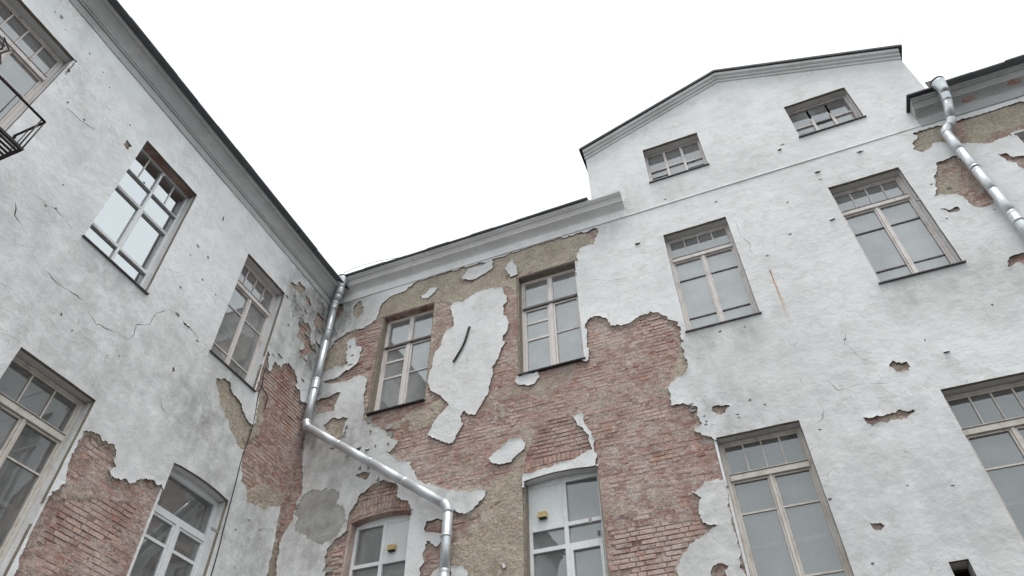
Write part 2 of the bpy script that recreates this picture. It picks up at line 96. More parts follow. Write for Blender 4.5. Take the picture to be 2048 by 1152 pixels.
def make_plaster(name, clean, grime, tanc=(0.40, 0.34, 0.27), rust=None):
    m, t, p = nm(name); P = pos(t); Ps = pos(t, (3.2, 3.2, 0.35))
    big = nz(t, P, 0.6, 5, 0.62, 0.40, 0.64)
    mid = nz(t, P, 2.6, 6, 0.66, 0.44, 0.68)
    streak = nz(t, Ps, 1.1, 4, 0.6, 0.5, 0.78)
    c = mix(t, mth(t, 'MULTIPLY', big, 0.34), clean, grime)
    c = mix(t, mth(t, 'MULTIPLY', mid, 0.30), c, grime)
    c = mix(t, mth(t, 'MULTIPLY', streak, 0.18), c, grime)
    # patches that were painted over at another time
    patch = nz(t, P, 0.33, 2, 0.4, 0.52, 0.56, 0.6)
    c = mix(t, mth(t, 'MULTIPLY', patch, 0.14), c, (0.74, 0.76, 0.78))
    # hairline net of cracks
    vo = nd(t, 'TexVoronoi', feature='DISTANCE_TO_EDGE', Scale=1.5)
    wn = nd(t, 'TexNoise', Scale=2.6, Detail=3); t.links.new(P, wn.inputs['Vector'])
    va = nd(t, 'VectorMath', operation='MULTIPLY_ADD'); t.links.new(wn.outputs['Color'], va.inputs[0]); va.inputs[1].default_value = (.75, .75, .75); t.links.new(P, va.inputs[2])
    t.links.new(va.outputs[0], vo.inputs['Vector'])
    cr = nd(t, 'MapRange'); cr.inputs[1].default_value = 0.0; cr.inputs[2].default_value = 0.007; cr.inputs[3].default_value = 1; cr.inputs[4].default_value = 0
    t.links.new(vo.outputs[0], cr.inputs[0])
    msk = nz(t, P, 0.8, 2, 0.5, 0.45, 0.60)
    crack = mth(t, 'MULTIPLY', cr.outputs[0], msk)
    c = mix(t, mth(t, 'MULTIPLY', crack, 0.48), c, (0.22, 0.21, 0.20))
    # paint flaked down to the sandy coat in freckles
    fr = nz(t, P, 11, 6, 0.7, 0.66, 0.70); fm = nz(t, P, 0.9, 2, 0.5, 0.52, 0.62)
    c = mix(t, mth(t, 'MULTIPLY', mth(t, 'MULTIPLY', fr, fm), 0.55), c, tanc)
    # upper paint layer peeled off in sheets
    pk = nz(t, P, 3.4, 6, 0.68, 0.545, 0.556, 0.3); pm_ = nz(t, P, 0.7, 2, 0.5, 0.46, 0.58); peel = mth(t, 'MULTIPLY', pk, pm_)
    c = mix(t, mth(t, 'MULTIPLY', peel, 0.30), c, (0.56, 0.54, 0.50))
    # dirt with its own measured outlines
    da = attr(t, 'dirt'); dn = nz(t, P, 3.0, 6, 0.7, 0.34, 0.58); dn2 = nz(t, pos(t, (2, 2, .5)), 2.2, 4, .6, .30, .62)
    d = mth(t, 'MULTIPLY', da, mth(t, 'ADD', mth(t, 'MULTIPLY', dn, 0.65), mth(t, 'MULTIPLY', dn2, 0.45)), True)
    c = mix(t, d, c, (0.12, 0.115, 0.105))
    if rust:                                  # rust run below an old bolt
        g = nd(t, 'NewGeometry'); sx = nd(t, 'SeparateXYZ'); t.links.new(g.outputs['Position'], sx.inputs[0])
        f = nd(t, 'MapRange'); f.inputs[1].default_value = rust[1]; f.inputs[2].default_value = rust[2]; t.links.new(sx.outputs['Z'], f.inputs[0]); f = f.outputs[0]
        wob = nz(t, pos(t, (1, 1, 1)), 3.5, 3, .5, 0, 1)
        off = mth(t, 'ABSOLUTE', mth(t, 'SUBTRACT', mth(t, 'ADD', sx.outputs['X'], mth(t, 'MULTIPLY', mth(t, 'SUBTRACT', wob, .5), .05)), rust[0]))
        wd = mth(t, 'ADD', mth(t, 'MULTIPLY', f, .045), .012)
        k = mth(t, 'SUBTRACT', 1.0, mth(t, 'DIVIDE', off, wd), True)
        below = mth(t, 'LESS_THAN', sx.outputs['Z'], rust[1]); k = mth(t, 'MULTIPLY', mth(t, 'MULTIPLY', k, below), mth(t, 'SUBTRACT', 1.0, f), True)
        c = mix(t, mth(t, 'MULTIPLY', k, 1.25, True), c, (0.40, 0.20, 0.05)); dark = mth(t, 'MULTIPLY', mth(t, 'GREATER_THAN', sx.outputs['Z'], rust[1]-.16), k)
        c = mix(t, dark, c, (0.16, 0.06, 0.025))
    t.links.new(c, p.inputs['Base Color']); p.inputs['Roughness'].default_value = 0.9
    h = mth(t, 'SUBTRACT', mth(t, 'MULTIPLY', nz(t, P, 3.6, 5, .62, 0, 1), 1.6), mth(t, 'MULTIPLY', peel, .22))
    bump(t, p, h, 0.6, 0.024)
    return m
M = {}
M['plaster'] = make_plaster('plaster', (0.765, 0.755, 0.755), (0.49, 0.48, 0.47), rust=(9.865, 10.96, 9.55))
M['plaster_l'] = make_plaster('plaster_left', (0.825, 0.82, 0.825), (0.48, 0.475, 0.47))

def simple(name, a, b, scale, rough, lo=.35, hi=.7, metal=0, bstr=0.2, bd=.004, spec=.25, det=6, stretch=(1, 1, 1)):
    m, t, p = nm(name); P = pos(t, stretch)
    f = nz(t, P, scale, det, .6, lo, hi); f2 = nz(t, P, scale*7, 4, .6, .35, .7)
    c = mix(t, f, a, b); c = mix(t, mth(t, 'MULTIPLY', f2, .25), c, tuple(x*.7 for x in b))
    t.links.new(c, p.inputs['Base Color']); p.inputs['Roughness'].default_value = rough; p.inputs['Metallic'].default_value = metal
    p.inputs['Specular IOR Level'].default_value = spec
    if bstr: bump(t, p, mth(t, 'ADD', f, mth(t, 'MULTIPLY', f2, .4)), bstr, bd)
    return m
M['render'] = simple('grey_render', (0.40, 0.39, 0.365), (0.25, 0.24, 0.225), 3.5, .95, bstr=.5, bd=.015)
M['edge'] = simple('shaded_plaster_edge', (0.33, 0.29, 0.235), (0.20, 0.165, 0.13), 14, .95)  # sandy break colour, darkened so the shadow line under edges is painted in
M['core'] = simple('wall_core', (0.38, 0.33, 0.27), (0.25, 0.19, 0.155), 5, .95)
M['wood'] = simple('old_painted_wood', (0.73, 0.68, 0.655), (0.45, 0.38, 0.35), 6, .7, .52, .78, stretch=(1, 1, .5), bd=.003)
M['woodtan'] = simple('yellowed_painted_wood', (0.66, 0.61, 0.56), (0.42, 0.35, 0.29), 6, .7, .5, .75, stretch=(1, 1, .5), bd=.003)
M['wooddark'] = simple('dark_and_shaded_wood', (0.20, 0.18, 0.17), (0.10, 0.09, 0.085), 8, .8)  # dark strips and bars; shade on the upper bars is put into this colour
M['pvc'] = simple('white_window_paint', (0.78, 0.79, 0.80), (0.62, 0.62, 0.62), 3, .4, .5, .8, bstr=.05)
M['panelw'] = simple('white_board', (0.76, 0.77, 0.78), (0.68, 0.69, 0.69), 2.5, .5, .5, .8, bstr=.05, stretch=(4, 4, .6))
M['sky_sheet'] = simple('white_sky_sheet', (0.86, 0.88, 0.90), (0.82, 0.85, 0.88), 2, .35, .4, .7, bstr=.1)  # sky reflection of one window, put into a near-white sheet colour
M['sill'] = simple('sill_tin', (0.13, 0.13, 0.135), (0.075, 0.07, 0.07), 7, .5, metal=.3)
M['roof'] = simple('roof_tin', (0.075, 0.078, 0.085), (0.035, 0.035, 0.038), 4, .55, metal=.3)
M['iron'] = simple('black_iron', (0.022, 0.020, 0.020), (0.06, 0.028, 0.018), 9, .6, .55, .75)
M['cable'] = simple('black_cable', (0.030, 0.028, 0.028), (0.05, 0.045, 0.04), 20, .7)
M['room'] = simple('room_paint', (0.64, 0.65, 0.64), (0.54, 0.55, 0.55), 1.5, .9, bstr=0)
M['yellow'] = simple('yellowed_plastic', (0.66, 0.52, 0.27), (0.45, 0.32, 0.14), 10, .5)
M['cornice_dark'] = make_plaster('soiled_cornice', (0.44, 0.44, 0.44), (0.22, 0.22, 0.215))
M['ground'] = simple('courtyard_asphalt', (0.085, 0.085, 0.085), (0.055, 0.054, 0.052), .7, .9, bstr=.3, bd=.02)
M['curtain'] = simple('curtain_cloth', (0.52, 0.54, 0.54), (0.42, 0.44, 0.44), 3, .9, bstr=0)

# galvanised pipe
m, t, p = nm('galvanised_steel'); P = pos(t)
f = nz(t, P, 14, 3, .6, .3, .8); f2 = nz(t, P, 1.2, 2, .5, .4, .7)
c = mix(t, f, (0.66, 0.68, 0.70), (0.56, 0.58, 0.60)); c = mix(t, mth(t, 'MULTIPLY', f2, .25), c, (0.55, 0.56, 0.58))
t.links.new(c, p.inputs['Base Color']); p.inputs['Metallic'].default_value = 0.62
rr = nd(t, 'MapRange'); rr.inputs[3].default_value = .36; rr.inputs[4].default_value = .52; t.links.new(f, rr.inputs[0]); t.links.new(rr.outputs[0], p.inputs['Roughness'])
bump(t, p, f2, .04, .01); M['steel'] = m

# brick faces
m, t, p = nm('brick'); P = pos(t)
g = nd(t, 'NewGeometry'); oi = nd(t, 'ObjectInfo')
rv = mth(t, 'FRACT', mth(t, 'ADD', g.outputs['Random Per Island'], oi.outputs['Random']))
cr = nd(t, 'ValToRGB'); cr.color_ramp.interpolation = 'CONSTANT'; e = cr.color_ramp.elements
e[0].position = 0; e[0].color = (.24, .10, .075, 1); e[1].position = 1; e[1].color = (.27, .15, .135, 1)
for q, cc in ((.25, (.35, .155, .115, 1)), (.5, (.31, .18, .155, 1)), (.72, (.46, .24, .17, 1)), (.86, (.15, .075, .07, 1))):
    x = e.new(q); x.color = cc
t.links.new(rv, cr.inputs[0])
sm = nz(t, P, 1.5, 6, .72, .36, .57); sp = nz(t, P, 26, 4, .7, .46, .62); sb = nz(t, P, 6.5, 5, .7, .50, .60)
c = mix(t, mth(t, 'MULTIPLY', sp, .5), cr.outputs[0], (.36, .25, .21))
lime = mix(t, nz(t, P, .8, 5, .6, .4, .6), (.46, .32, .28), (.63, .53, .48))
c = mix(t, mth(t, 'MULTIPLY', sm, .78), c, lime); c = mix(t, mth(t, 'MULTIPLY', sb, .7), c, (.52, .43, .385))
t.links.new(c, p.inputs['Base Color']); p.inputs['Roughness'].default_value = .95
bump(t, p, mth(t, 'ADD', sp, sb), .6, .008); M['brick'] = m

# mortar and render left on the brickwork
m, t, p = nm('mortar'); P = pos(t); Pst = pos(t, (1, 1, 2.6))
co = attr(t, 'coat')
n0 = nz(t, P, .55, 4, .6, .42, .60); n1 = nz(t, P, 2.2, 7, .68, .40, .60); n2 = nz(t, P, 24, 5, .7, .44, .62); n3 = nz(t, Pst, 6.0, 6, .72, .46, .60, .8); n4 = nz(t, P, 4.5, 6, .74, .47, .60, .6)
c = mix(t, n1, (.62, .50, .45), (.47, .33, .29)); c = mix(t, mth(t, 'MULTIPLY', n0, .62), c, (.36, .20, .17)); c = mix(t, mth(t, 'MULTIPLY', n3, .62), c, (.29, .15, .12))
c = mix(t, mth(t, 'MULTIPLY', n4, .62), c, (.64, .57, .52))
tan = mix(t, n1, (.60, .52, .42), (.45, .375, .30)); tan = mix(t, mth(t, 'MULTIPLY', n4, .5), tan, (.52, .475, .41)); c = mix(t, co, c, tan)
c = mix(t, mth(t, 'MULTIPLY', n2, .40), c, (.19, .14, .11))
t.links.new(c, p.inputs['Base Color']); p.inputs['Roughness'].default_value = .97
bump(t, p, mth(t, 'ADD', mth(t, 'ADD', n2, n4), mth(t, 'MULTIPLY', n3, .9)), .8, .012); M['mortar'] = m

# window glass: thin double panes, slightly dusty
def make_glass(name, tint, dust, ior):
    m = bpy.data.materials.new(name); m.use_nodes = True; t = m.node_tree; t.nodes.clear()
    P = pos(t); out = nd(t, 'OutputMaterial')
    tr = nd(t, 'BsdfTransparent'); tr.inputs[0].default_value = (*tint, 1)
    gl = nd(t, 'BsdfGlossy'); gl.inputs['Roughness'].default_value = 0.012; gl.inputs[0].default_value = (.95, .98, 1, 1)
    df = nd(t, 'BsdfDiffuse'); df.inputs[0].default_value = (.58, .57, .565, 1)
    wv = nd(t, 'TexNoise', Scale=1.7, Detail=2); t.links.new(P, wv.inputs['Vector'])
    b = nd(t, 'Bump', Strength=.04, Distance=.02); t.links.new(wv.outputs[0], b.inputs['Height']); t.links.new(b.outputs[0], gl.inputs['Normal'])
    fr = nd(t, 'Fresnel', IOR=ior)
    m1 = nd(t, 'MixShader'); dn = nz(t, P, 1.6, 3, .5, .1, .9)
    t.links.new(mth(t, 'MULTIPLY', mth(t, 'ADD', dn, .4), dust), m1.inputs[0]); t.links.new(tr.outputs[0], m1.inputs[1]); t.links.new(df.outputs[0], m1.inputs[2])
    m2 = nd(t, 'MixShader'); t.links.new(fr.outputs[0], m2.inputs[0]); t.links.new(m1.outputs[0], m2.inputs[1]); t.links.new(gl.outputs[0], m2.inputs[2])
    t.links.new(m2.outputs[0], out.inputs[0]); return m
M['glass'] = make_glass('window_glass', (.86, .88, .88), .46, 2.5)
M['glass_coated'] = make_glass('coated_window_glass', (.92, .95, .97), .05, 7.0)
M['glass_dark'] = make_glass('lower_window_glass', (.78, .82, .82), .28, 2.2)

# ------------------------------------------------------------------ helpers
class Wall:
    def __init__(s, side): s.side = side
    def p(s, u, z, d):                      # u along the wall from the inner corner, d outwards
        return Vector((u, -d, z)) if s.side == 'R' else Vector((d, -u, z))
RW, LW = Wall('R'), Wall('L')

def link(name, me, mat, parent=None, **tags):
    o = bpy.data.objects.new(name, me); COL.objects.link(o)
    if mat and not me.materials: me.materials.append(mat)
    if parent:
        o.parent = parent; o.matrix_parent_inverse = Matrix.Translation(-parent_loc(parent))
    for k, v in tags.items(): o[k] = v
    return o
def parent_loc(p):
    l = Vector(p.location)
    return l
def empty(name, loc, **tags):
    o = bpy.data.objects.new(name, None); COL.objects.link(o); o.location = loc; o.empty_display_size = .2
    for k, v in tags.items(): o[k] = v
    return o

class MB:
    def __init__(s): s.bm = bmesh.new()
    def box(s, W, u0, u1, z0, z1, d0, d1, bev=0.0):
        vs = [s.bm.verts.new(W.p(u, z, d)) for u in (u0, u1) for z in (z0, z1) for d in (d0, d1)]
        fs = [s.bm.faces.new([vs[i] for i in q]) for q in ((0, 1, 3, 2), (4, 6, 7, 5), (0, 4, 5, 1), (2, 3, 7, 6), (0, 2, 6, 4), (1, 5, 7, 3))]
        if bev:
            es = list({e for f in fs for e in f.edges}); bmesh.ops.bevel(s.bm, geom=es, offset=bev, segments=1, affect='EDGES')
        return s
    def prism(s, W, pts, d0, d1):            # polygon in (u,z), between two depths
        a = [s.bm.verts.new(W.p(u, z, d0)) for u, z in pts]; b = [s.bm.verts.new(W.p(u, z, d1)) for u, z in pts]
        n = len(pts); s.bm.faces.new(a); s.bm.faces.new(b[::-1])
        for i in range(n): s.bm.faces.new((a[i], b[i], b[(i+1) % n], a[(i+1) % n]))
        return s
    def sweep(s, W, prof, path):             # profile of (d, dz) carried along a path of (u, z); capped
        rings = [[s.bm.verts.new(W.p(u, z+dz, d)) for d, dz in prof] for u, z in path]
        k = len(prof)
        for r0, r1 in zip(rings, rings[1:]):
            for i in range(k): s.bm.faces.new((r0[i], r0[(i+1) % k], r1[(i+1) % k], r1[i]))
        s.bm.faces.new(rings[0]); s.bm.faces.new(rings[-1][::-1]); return s
    def tube(s, pts, r, n=16, caps=True):
        pts = [Vector(p) for p in pts]; rings = []
        rs = r if isinstance(r, (list, tuple)) else [r]*len(pts)
        ref = Vector((.31, .22, .93))
        for i, q in enumerate(pts):
            d = (pts[min(i+1, len(pts)-1)]-pts[max(i-1, 0)]).normalized()
            a = d.cross(ref)
            if a.length < .05: a = d.cross(Vector((1, 0, 0)))
            a.normalize(); b = d.cross(a)
            rings.append([s.bm.verts.new(q+(a*math.cos(2*math.pi*k/n)+b*math.sin(2*math.pi*k/n))*rs[i]) for k in range(n)])
        for r0, r1 in zip(rings, rings[1:]):
            for k in range(n): s.bm.faces.new((r0[k], r0[(k+1) % n], r1[(k+1) % n], r1[k])).smooth = True
        if caps: s.bm.faces.new(rings[0]); s.bm.faces.new(rings[-1][::-1])
        return s
    def done(s, name, mat, parent=None, **tags):
        bmesh.ops.recalc_face_normals(s.bm, faces=s.bm.faces)
        me = bpy.data.meshes.new(name); s.bm.to_mesh(me); s.bm.free()
        return link(name, me, mat, parent, **tags)

def inside(P, poly):                         # numpy point in polygon
    poly = np.asarray(poly, float); x, y = P[:, 0], P[:, 1]; r = np.zeros(len(P), bool)
    x0, y0 = poly[:, 0], poly[:, 1]; x1, y1 = np.roll(x0, -1), np.roll(y0, -1)
    for a, b, c, d in zip(x0, y0, x1, y1):
        if b == d: continue
        k = ((b > y) != (d > y)) & (x < (c-a)*(y-b)/(d-b)+a); r ^= k
    return r
def inany(P, polys):
    r = np.zeros(len(P), bool)
    for q in polys:
        a = np.asarray(q); lo, hi = a.min(0), a.max(0)
        k = np.where((P[:, 0] >= lo[0]) & (P[:, 0] <= hi[0]) & (P[:, 1] >= lo[1]) & (P[:, 1] <= hi[1]) & ~r)[0]
        if len(k): r[k] = inside(P[k], a)
    return r
def seg_dist(P, poly, closed=True):
    poly = np.asarray(poly, float); best = np.full(len(P), 1e9)
    nxt = np.roll(poly, -1, 0) if closed else poly[1:]
    for a, b in zip(poly, nxt):
        ab = b-a; L2 = (ab@ab) or 1e-9; tt = np.clip(((P-a)@ab)/L2, 0, 1)
        best = np.minimum(best, np.hypot(*(P-(a+tt[:, None]*ab)).T))
    return best
def jag(poly, step=.035, amp=.018, seed=0.0):   # break an outline into a ragged one
    out = []; n = len(poly)
    for i in range(n):
        a = Vector(poly[i]); b = Vector(poly[(i+1) % n]); L = (b-a).length; k = max(1, int(L/step))
        nrm = Vector((-(b-a).y, (b-a).x)); nrm = nrm.normalized() if nrm.length else nrm
        for j in range(k):
            q = a.lerp(b, j/k)
            h = noise.noise((q.x*5, q.y*5, seed+2))*amp*1.5+noise.noise((q.x*13, q.y*13, seed))*amp*1.1+noise.noise((q.x*37, q.y*37, seed+5))*amp*.75
            st_ = math.floor(noise.noise((q.x*17, q.y*17, seed+8))*3)/3
            q = q+nrm*(h+st_*amp*.45); out.append((q.x, q.y))
    return out
def ribbon(line, wdt, seed):                  # a crack outline
    pts = []; n = len(line); dense = []
    for i in range(n-1):
        a, b = Vector(line[i]), Vector(line[i+1]); k = max(2, int((b-a).length/.045))
        for j in range(k):
            q = a.lerp(b, j/k); q += Vector((noise.noise((q.x*11, q.y*11, seed)), noise.noise((q.x*11, q.y*11, seed+3))))*.03; dense.append(q)
    dense.append(Vector(line[-1])); Lf = []; Rt = []
    for i, q in enumerate(dense):
        d = dense[min(i+1, len(dense)-1)]-dense[max(i-1, 0)]; nrm = Vector((-d.y, d.x)).normalized()
        ww = wdt*max(0, .45+2.2*noise.noise((q.x*5, q.y*5, seed+9)))*min(1, i/2, (len(dense)-1-i)/2)+.0004
        Lf.append(tuple(q+nrm*ww)); Rt.append(tuple(q-nrm*ww))
    return Lf+Rt[::-1]
def chip(u, z, wu, hz, seed):
    r = random.Random(seed); n = 9+int(wu*40); pts = []
    for i in range(n):
        a = 2*math.pi*i/n; k = .5*(.35+.85*r.random()); pts.append((u+math.cos(a)*wu*k, z+math.sin(a)*hz*k))
    return pts

def undul(u, z, side):
    o = 0 if side == 'R' else 40
    return noise.fractal((u*.5+o, z*.5, 0), 1, 2, 3)*.008+noise.noise((u*2.1+o, z*2.1, 4))*.0035+noise.noise((u*6+o, z*6, 7))*.0012

def sheet(W, name, outer, holes, d0, thick, mats, parent, grid, dirt=(), lips=(), **tags):
    """a plaster coat: outline with holes, real thickness, uneven face, broken edges lifted a little"""
    verts, edges = [], []
    def loop(p):
        n0 = len(verts); verts.extend(Vector(q) for q in p); n = len(p); edges.extend((n0+i, n0+(i+1) % n) for i in range(n))
    loop(outer)
    for h in holes: loop(h)
    o = np.asarray(outer); lo, hi = o.min(0), o.max(0)
    gx = np.arange(lo[0]+grid/2, hi[0], grid); gz = np.arange(lo[1]+grid/2, hi[1], grid)
    G = np.array([(x+RND.uniform(-.25, .25)*grid, y+RND.uniform(-.25, .25)*grid) for x in gx for y in gz]) if len(gx) and len(gz) else np.zeros((0, 2))
    if len(G):
        k = inside(G, outer) & ~inany(G, holes)
        verts.extend(Vector(q) for q in G[k])
    ring = []
    for q in lips:
        for i in range(0, len(q), 2):
            a_, b_ = Vector(q[i-1]), Vector(q[(i+1) % len(q)]); nn = Vector((-(b_-a_).y, (b_-a_).x))
            if nn.length: nn.normalize(); ring += [tuple(Vector(q[i])+nn*.03), tuple(Vector(q[i])-nn*.03)]
    if ring:
        ring = np.array(ring); k = inside(ring, outer) & ~inany(ring, holes); verts.extend(Vector(q) for q in ring[k])
    r = delaunay_2d_cdt(verts, edges, [], 0, 1e-5)
    V = np.array([(v.x, v.y) for v in r[0]]); F = np.array([f for f in r[2] if len(f) == 3])
    C = V[F].mean(1); keep = inside(C, outer) & ~inany(C, holes); F = F[keep]
    used = np.unique(F); rm = -np.ones(len(V), int); rm[used] = np.arange(len(used)); V = V[used]; F = rm[F]
    lift = np.zeros(len(V))
    for q in lips:
        bb = np.asarray(q); sel = (V[:, 0] > bb[:, 0].min()-.2) & (V[:, 0] < bb[:, 0].max()+.2) & (V[:, 1] > bb[:, 1].min()-.2) & (V[:, 1] < bb[:, 1].max()+.2)
        if sel.any():
            dd = seg_dist(V[sel], q); lift[sel] = np.maximum(lift[sel], np.clip(1-dd/.028, 0, 1))
    fv = []
    for (u, z), l in zip(V, lift):
        h = d0+undul(u, z, W.side)
        if l > 0: h += l*.014*max(0, noise.noise((u*3.1, z*3.1, 21))+.2)
        fv.append(W.p(u, z, h))
    n = len(fv); bv = [W.p(u, z, d0-thick) for u, z in V]
    ed = {}
    for f in F:
        for a, b in ((f[0], f[1]), (f[1], f[2]), (f[2], f[0])):
            ed.setdefault((min(a, b), max(a, b)), []).append((a, b))
    side = [v[0] for v in ed.values() if len(v) == 1]
    flip = W.side == 'L'
    faces = [tuple(int(x) for x in (f[::-1] if flip else f)) for f in F]
    nf = len(faces)
    for a, b in side:                        # edge faces keep their own vertices so that the break stays sharp
        q = (int(a)+n, int(a)+2*n, int(b)+2*n, int(b)+n); faces.append(q[::-1] if flip else q)
    me = bpy.data.meshes.new(name); me.from_pydata([tuple(v) for v in fv+fv+bv], [], faces)
    for mm in mats: me.materials.append(mm)
    mi = np.zeros(len(faces), np.int32); mi[nf:] = 1 if len(mats) > 1 else 0; me.polygons.foreach_set('material_index', mi)
    sm_ = np.zeros(len(faces), bool); sm_[:nf] = True; me.polygons.foreach_set('use_smooth', sm_)
    D = np.zeros(len(V))
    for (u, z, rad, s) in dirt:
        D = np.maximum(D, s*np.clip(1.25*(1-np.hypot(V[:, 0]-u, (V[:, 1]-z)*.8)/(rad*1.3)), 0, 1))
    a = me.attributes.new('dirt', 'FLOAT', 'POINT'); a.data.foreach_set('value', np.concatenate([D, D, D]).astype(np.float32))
    me.update()
    return link(name, me, None, parent, **tags)

def core(W, outer, holes, dfront, dback, parent, name='wall'):
    verts, edges = [], []
    for p in [outer]+holes:
        n0 = len(verts); verts.extend(Vector(q) for q in p); n = len(p); edges.extend((n0+i, n0+(i+1) % n) for i in range(n))
    r = delaunay_2d_cdt(verts, edges, [], 0, 1e-5)
    V = np.array([(v.x, v.y) for v in r[0]]); F = np.array([f for f in r[2]]); C = V[F].mean(1); F = F[inside(C, outer) & ~inany(C, holes)]
    bm = bmesh.new(); a = [bm.verts.new(W.p(u, z, dfront)) for u, z in V]; b = [bm.verts.new(W.p(u, z, dback)) for u, z in V]
    ed = {}
    for f in F:
        bm.faces.new([a[i] for i in f]); bm.faces.new([b[i] for i in f[::-1]])
        for x, y in ((f[0], f[1]), (f[1], f[2]), (f[2], f[0])): ed.setdefault((min(x, y), max(x, y)), []).append((x, y))
    for v in ed.values():
        if len(v) == 1: x, y = v[0]; bm.faces.new((a[x], b[x], b[y], a[y]))
    bmesh.ops.recalc_face_normals(bm, faces=bm.faces)
    me = bpy.data.meshes.new(name); bm.to_mesh(me); bm.free(); return link(name, me, M['core'], parent)

# ------------------------------------------------------------------ the place
gbm = MB(); gs = 60
for i in range(1):
    vs_ = [gbm.bm.verts.new(v) for v in ((-400, -400, 0), (400, -400, 0), (400, 400, 0), (-400, 400, 0))]; gbm.bm.faces.new(vs_)
gbm.done('ground', M['ground'], None, kind='structure')

left = empty('building', (0, -8, 0), label='left wing of the old building, off-white plaster wall with iron balcony and dark eaves', category='building', group='wings of the old building')
rightb = empty('building', (12, 0, 0), label='right wing of the old building with pediment and large patch of bare red brick', category='building', group='wings of the old building')

# windows: u0, u1, z0, z1, kind, arch rise
RWIN = [(1.50, 2.78, 10.0, 12.72, 'B', 0), (4.88, 6.19, 10.0, 12.72, 'B', 0), (8.15, 9.45, 10.0, 12.70, 'A', 0), (11.44, 12.73, 9.98, 12.66, 'A', 0),
        (14.73, 16.02, 9.98, 12.66, 'A', 0), (18.0, 19.3, 9.98, 12.66, 'A', 0),
        (1.53, 2.76, 5.0, 7.60, 'C1', .08), (4.92, 6.19, 5.0, 7.69, 'C2', .055), (8.19, 9.46, 5.0, 7.74, 'A', 0), (11.46, 12.75, 5.0, 7.74, 'A', 0),
        (8.16, 9.47, 14.54, 15.84, 'G1', 0), (11.44, 12.75, 14.48, 15.72, 'G2', 0), (10.57, 10.80, 4.95, 5.33, 'V', 0)]
LWIN = [(7.67, 8.97, 9.80, 12.50, 'A', 0), (4.64, 5.98, 9.82, 12.50, 'D', 0), (1.73, 3.02, 9.82, 12.48, 'A', 0),
        (4.57, 5.87, 4.95, 7.68, 'A3', 0), (1.52, 2.88, 4.95, 7.60, 'E', .05), (10.75, 12.05, 9.80, 12.50, 'A', 0)]
def arch_pts(u0, u1, z1, rise, n=14):
    if not rise: return [(u1, z1), (u0, z1)]
    c = (u0+u1)/2; h = (u1-u0)/2
    return [(c+h*math.cos(math.pi*i/n), z1+rise*math.sin(math.pi*i/n)**1.0*1.0) if False else (u1-(u1-u0)*i/n, z1+rise*(1-((u1-(u1-u0)*i/n-c)/h)**2)) for i in range(n+1)]
def opening(wd, grow=0.0, wob=0.0):
    u0, u1, z0, z1, k, r = wd
    p = [(u0-grow, z0-grow), (u1+grow, z0-grow)]+arch_pts(u0-grow, u1+grow, z1+grow, r)
    if wob:
        q = []
        for i in range(len(p)):
            a, b = Vector(p[i]), Vector(p[(i+1) % len(p)]); n = max(1, int((b-a).length/.12))
            for j in range(n):
                v = a.lerp(b, j/n); v += Vector((noise.noise((v.x*5, v.y*5, 1)), noise.noise((v.x*5, v.y*5, 2))))*wob; q.append(tuple(v))
        p = q
    return p

Z_EAVE = 13.95
gable = [(14.05, 13.95), (14.05, 16.12), (10.34, 17.68), (6.76, 16.28), (6.76, 13.95)]
R_OUT = [(0, 0), (24, 0), (24, 13.95)]+gable+[(0, 13.95)]
L_OUT = [(0, 0), (16, 0), (16, 13.75), (0, 13.75)]

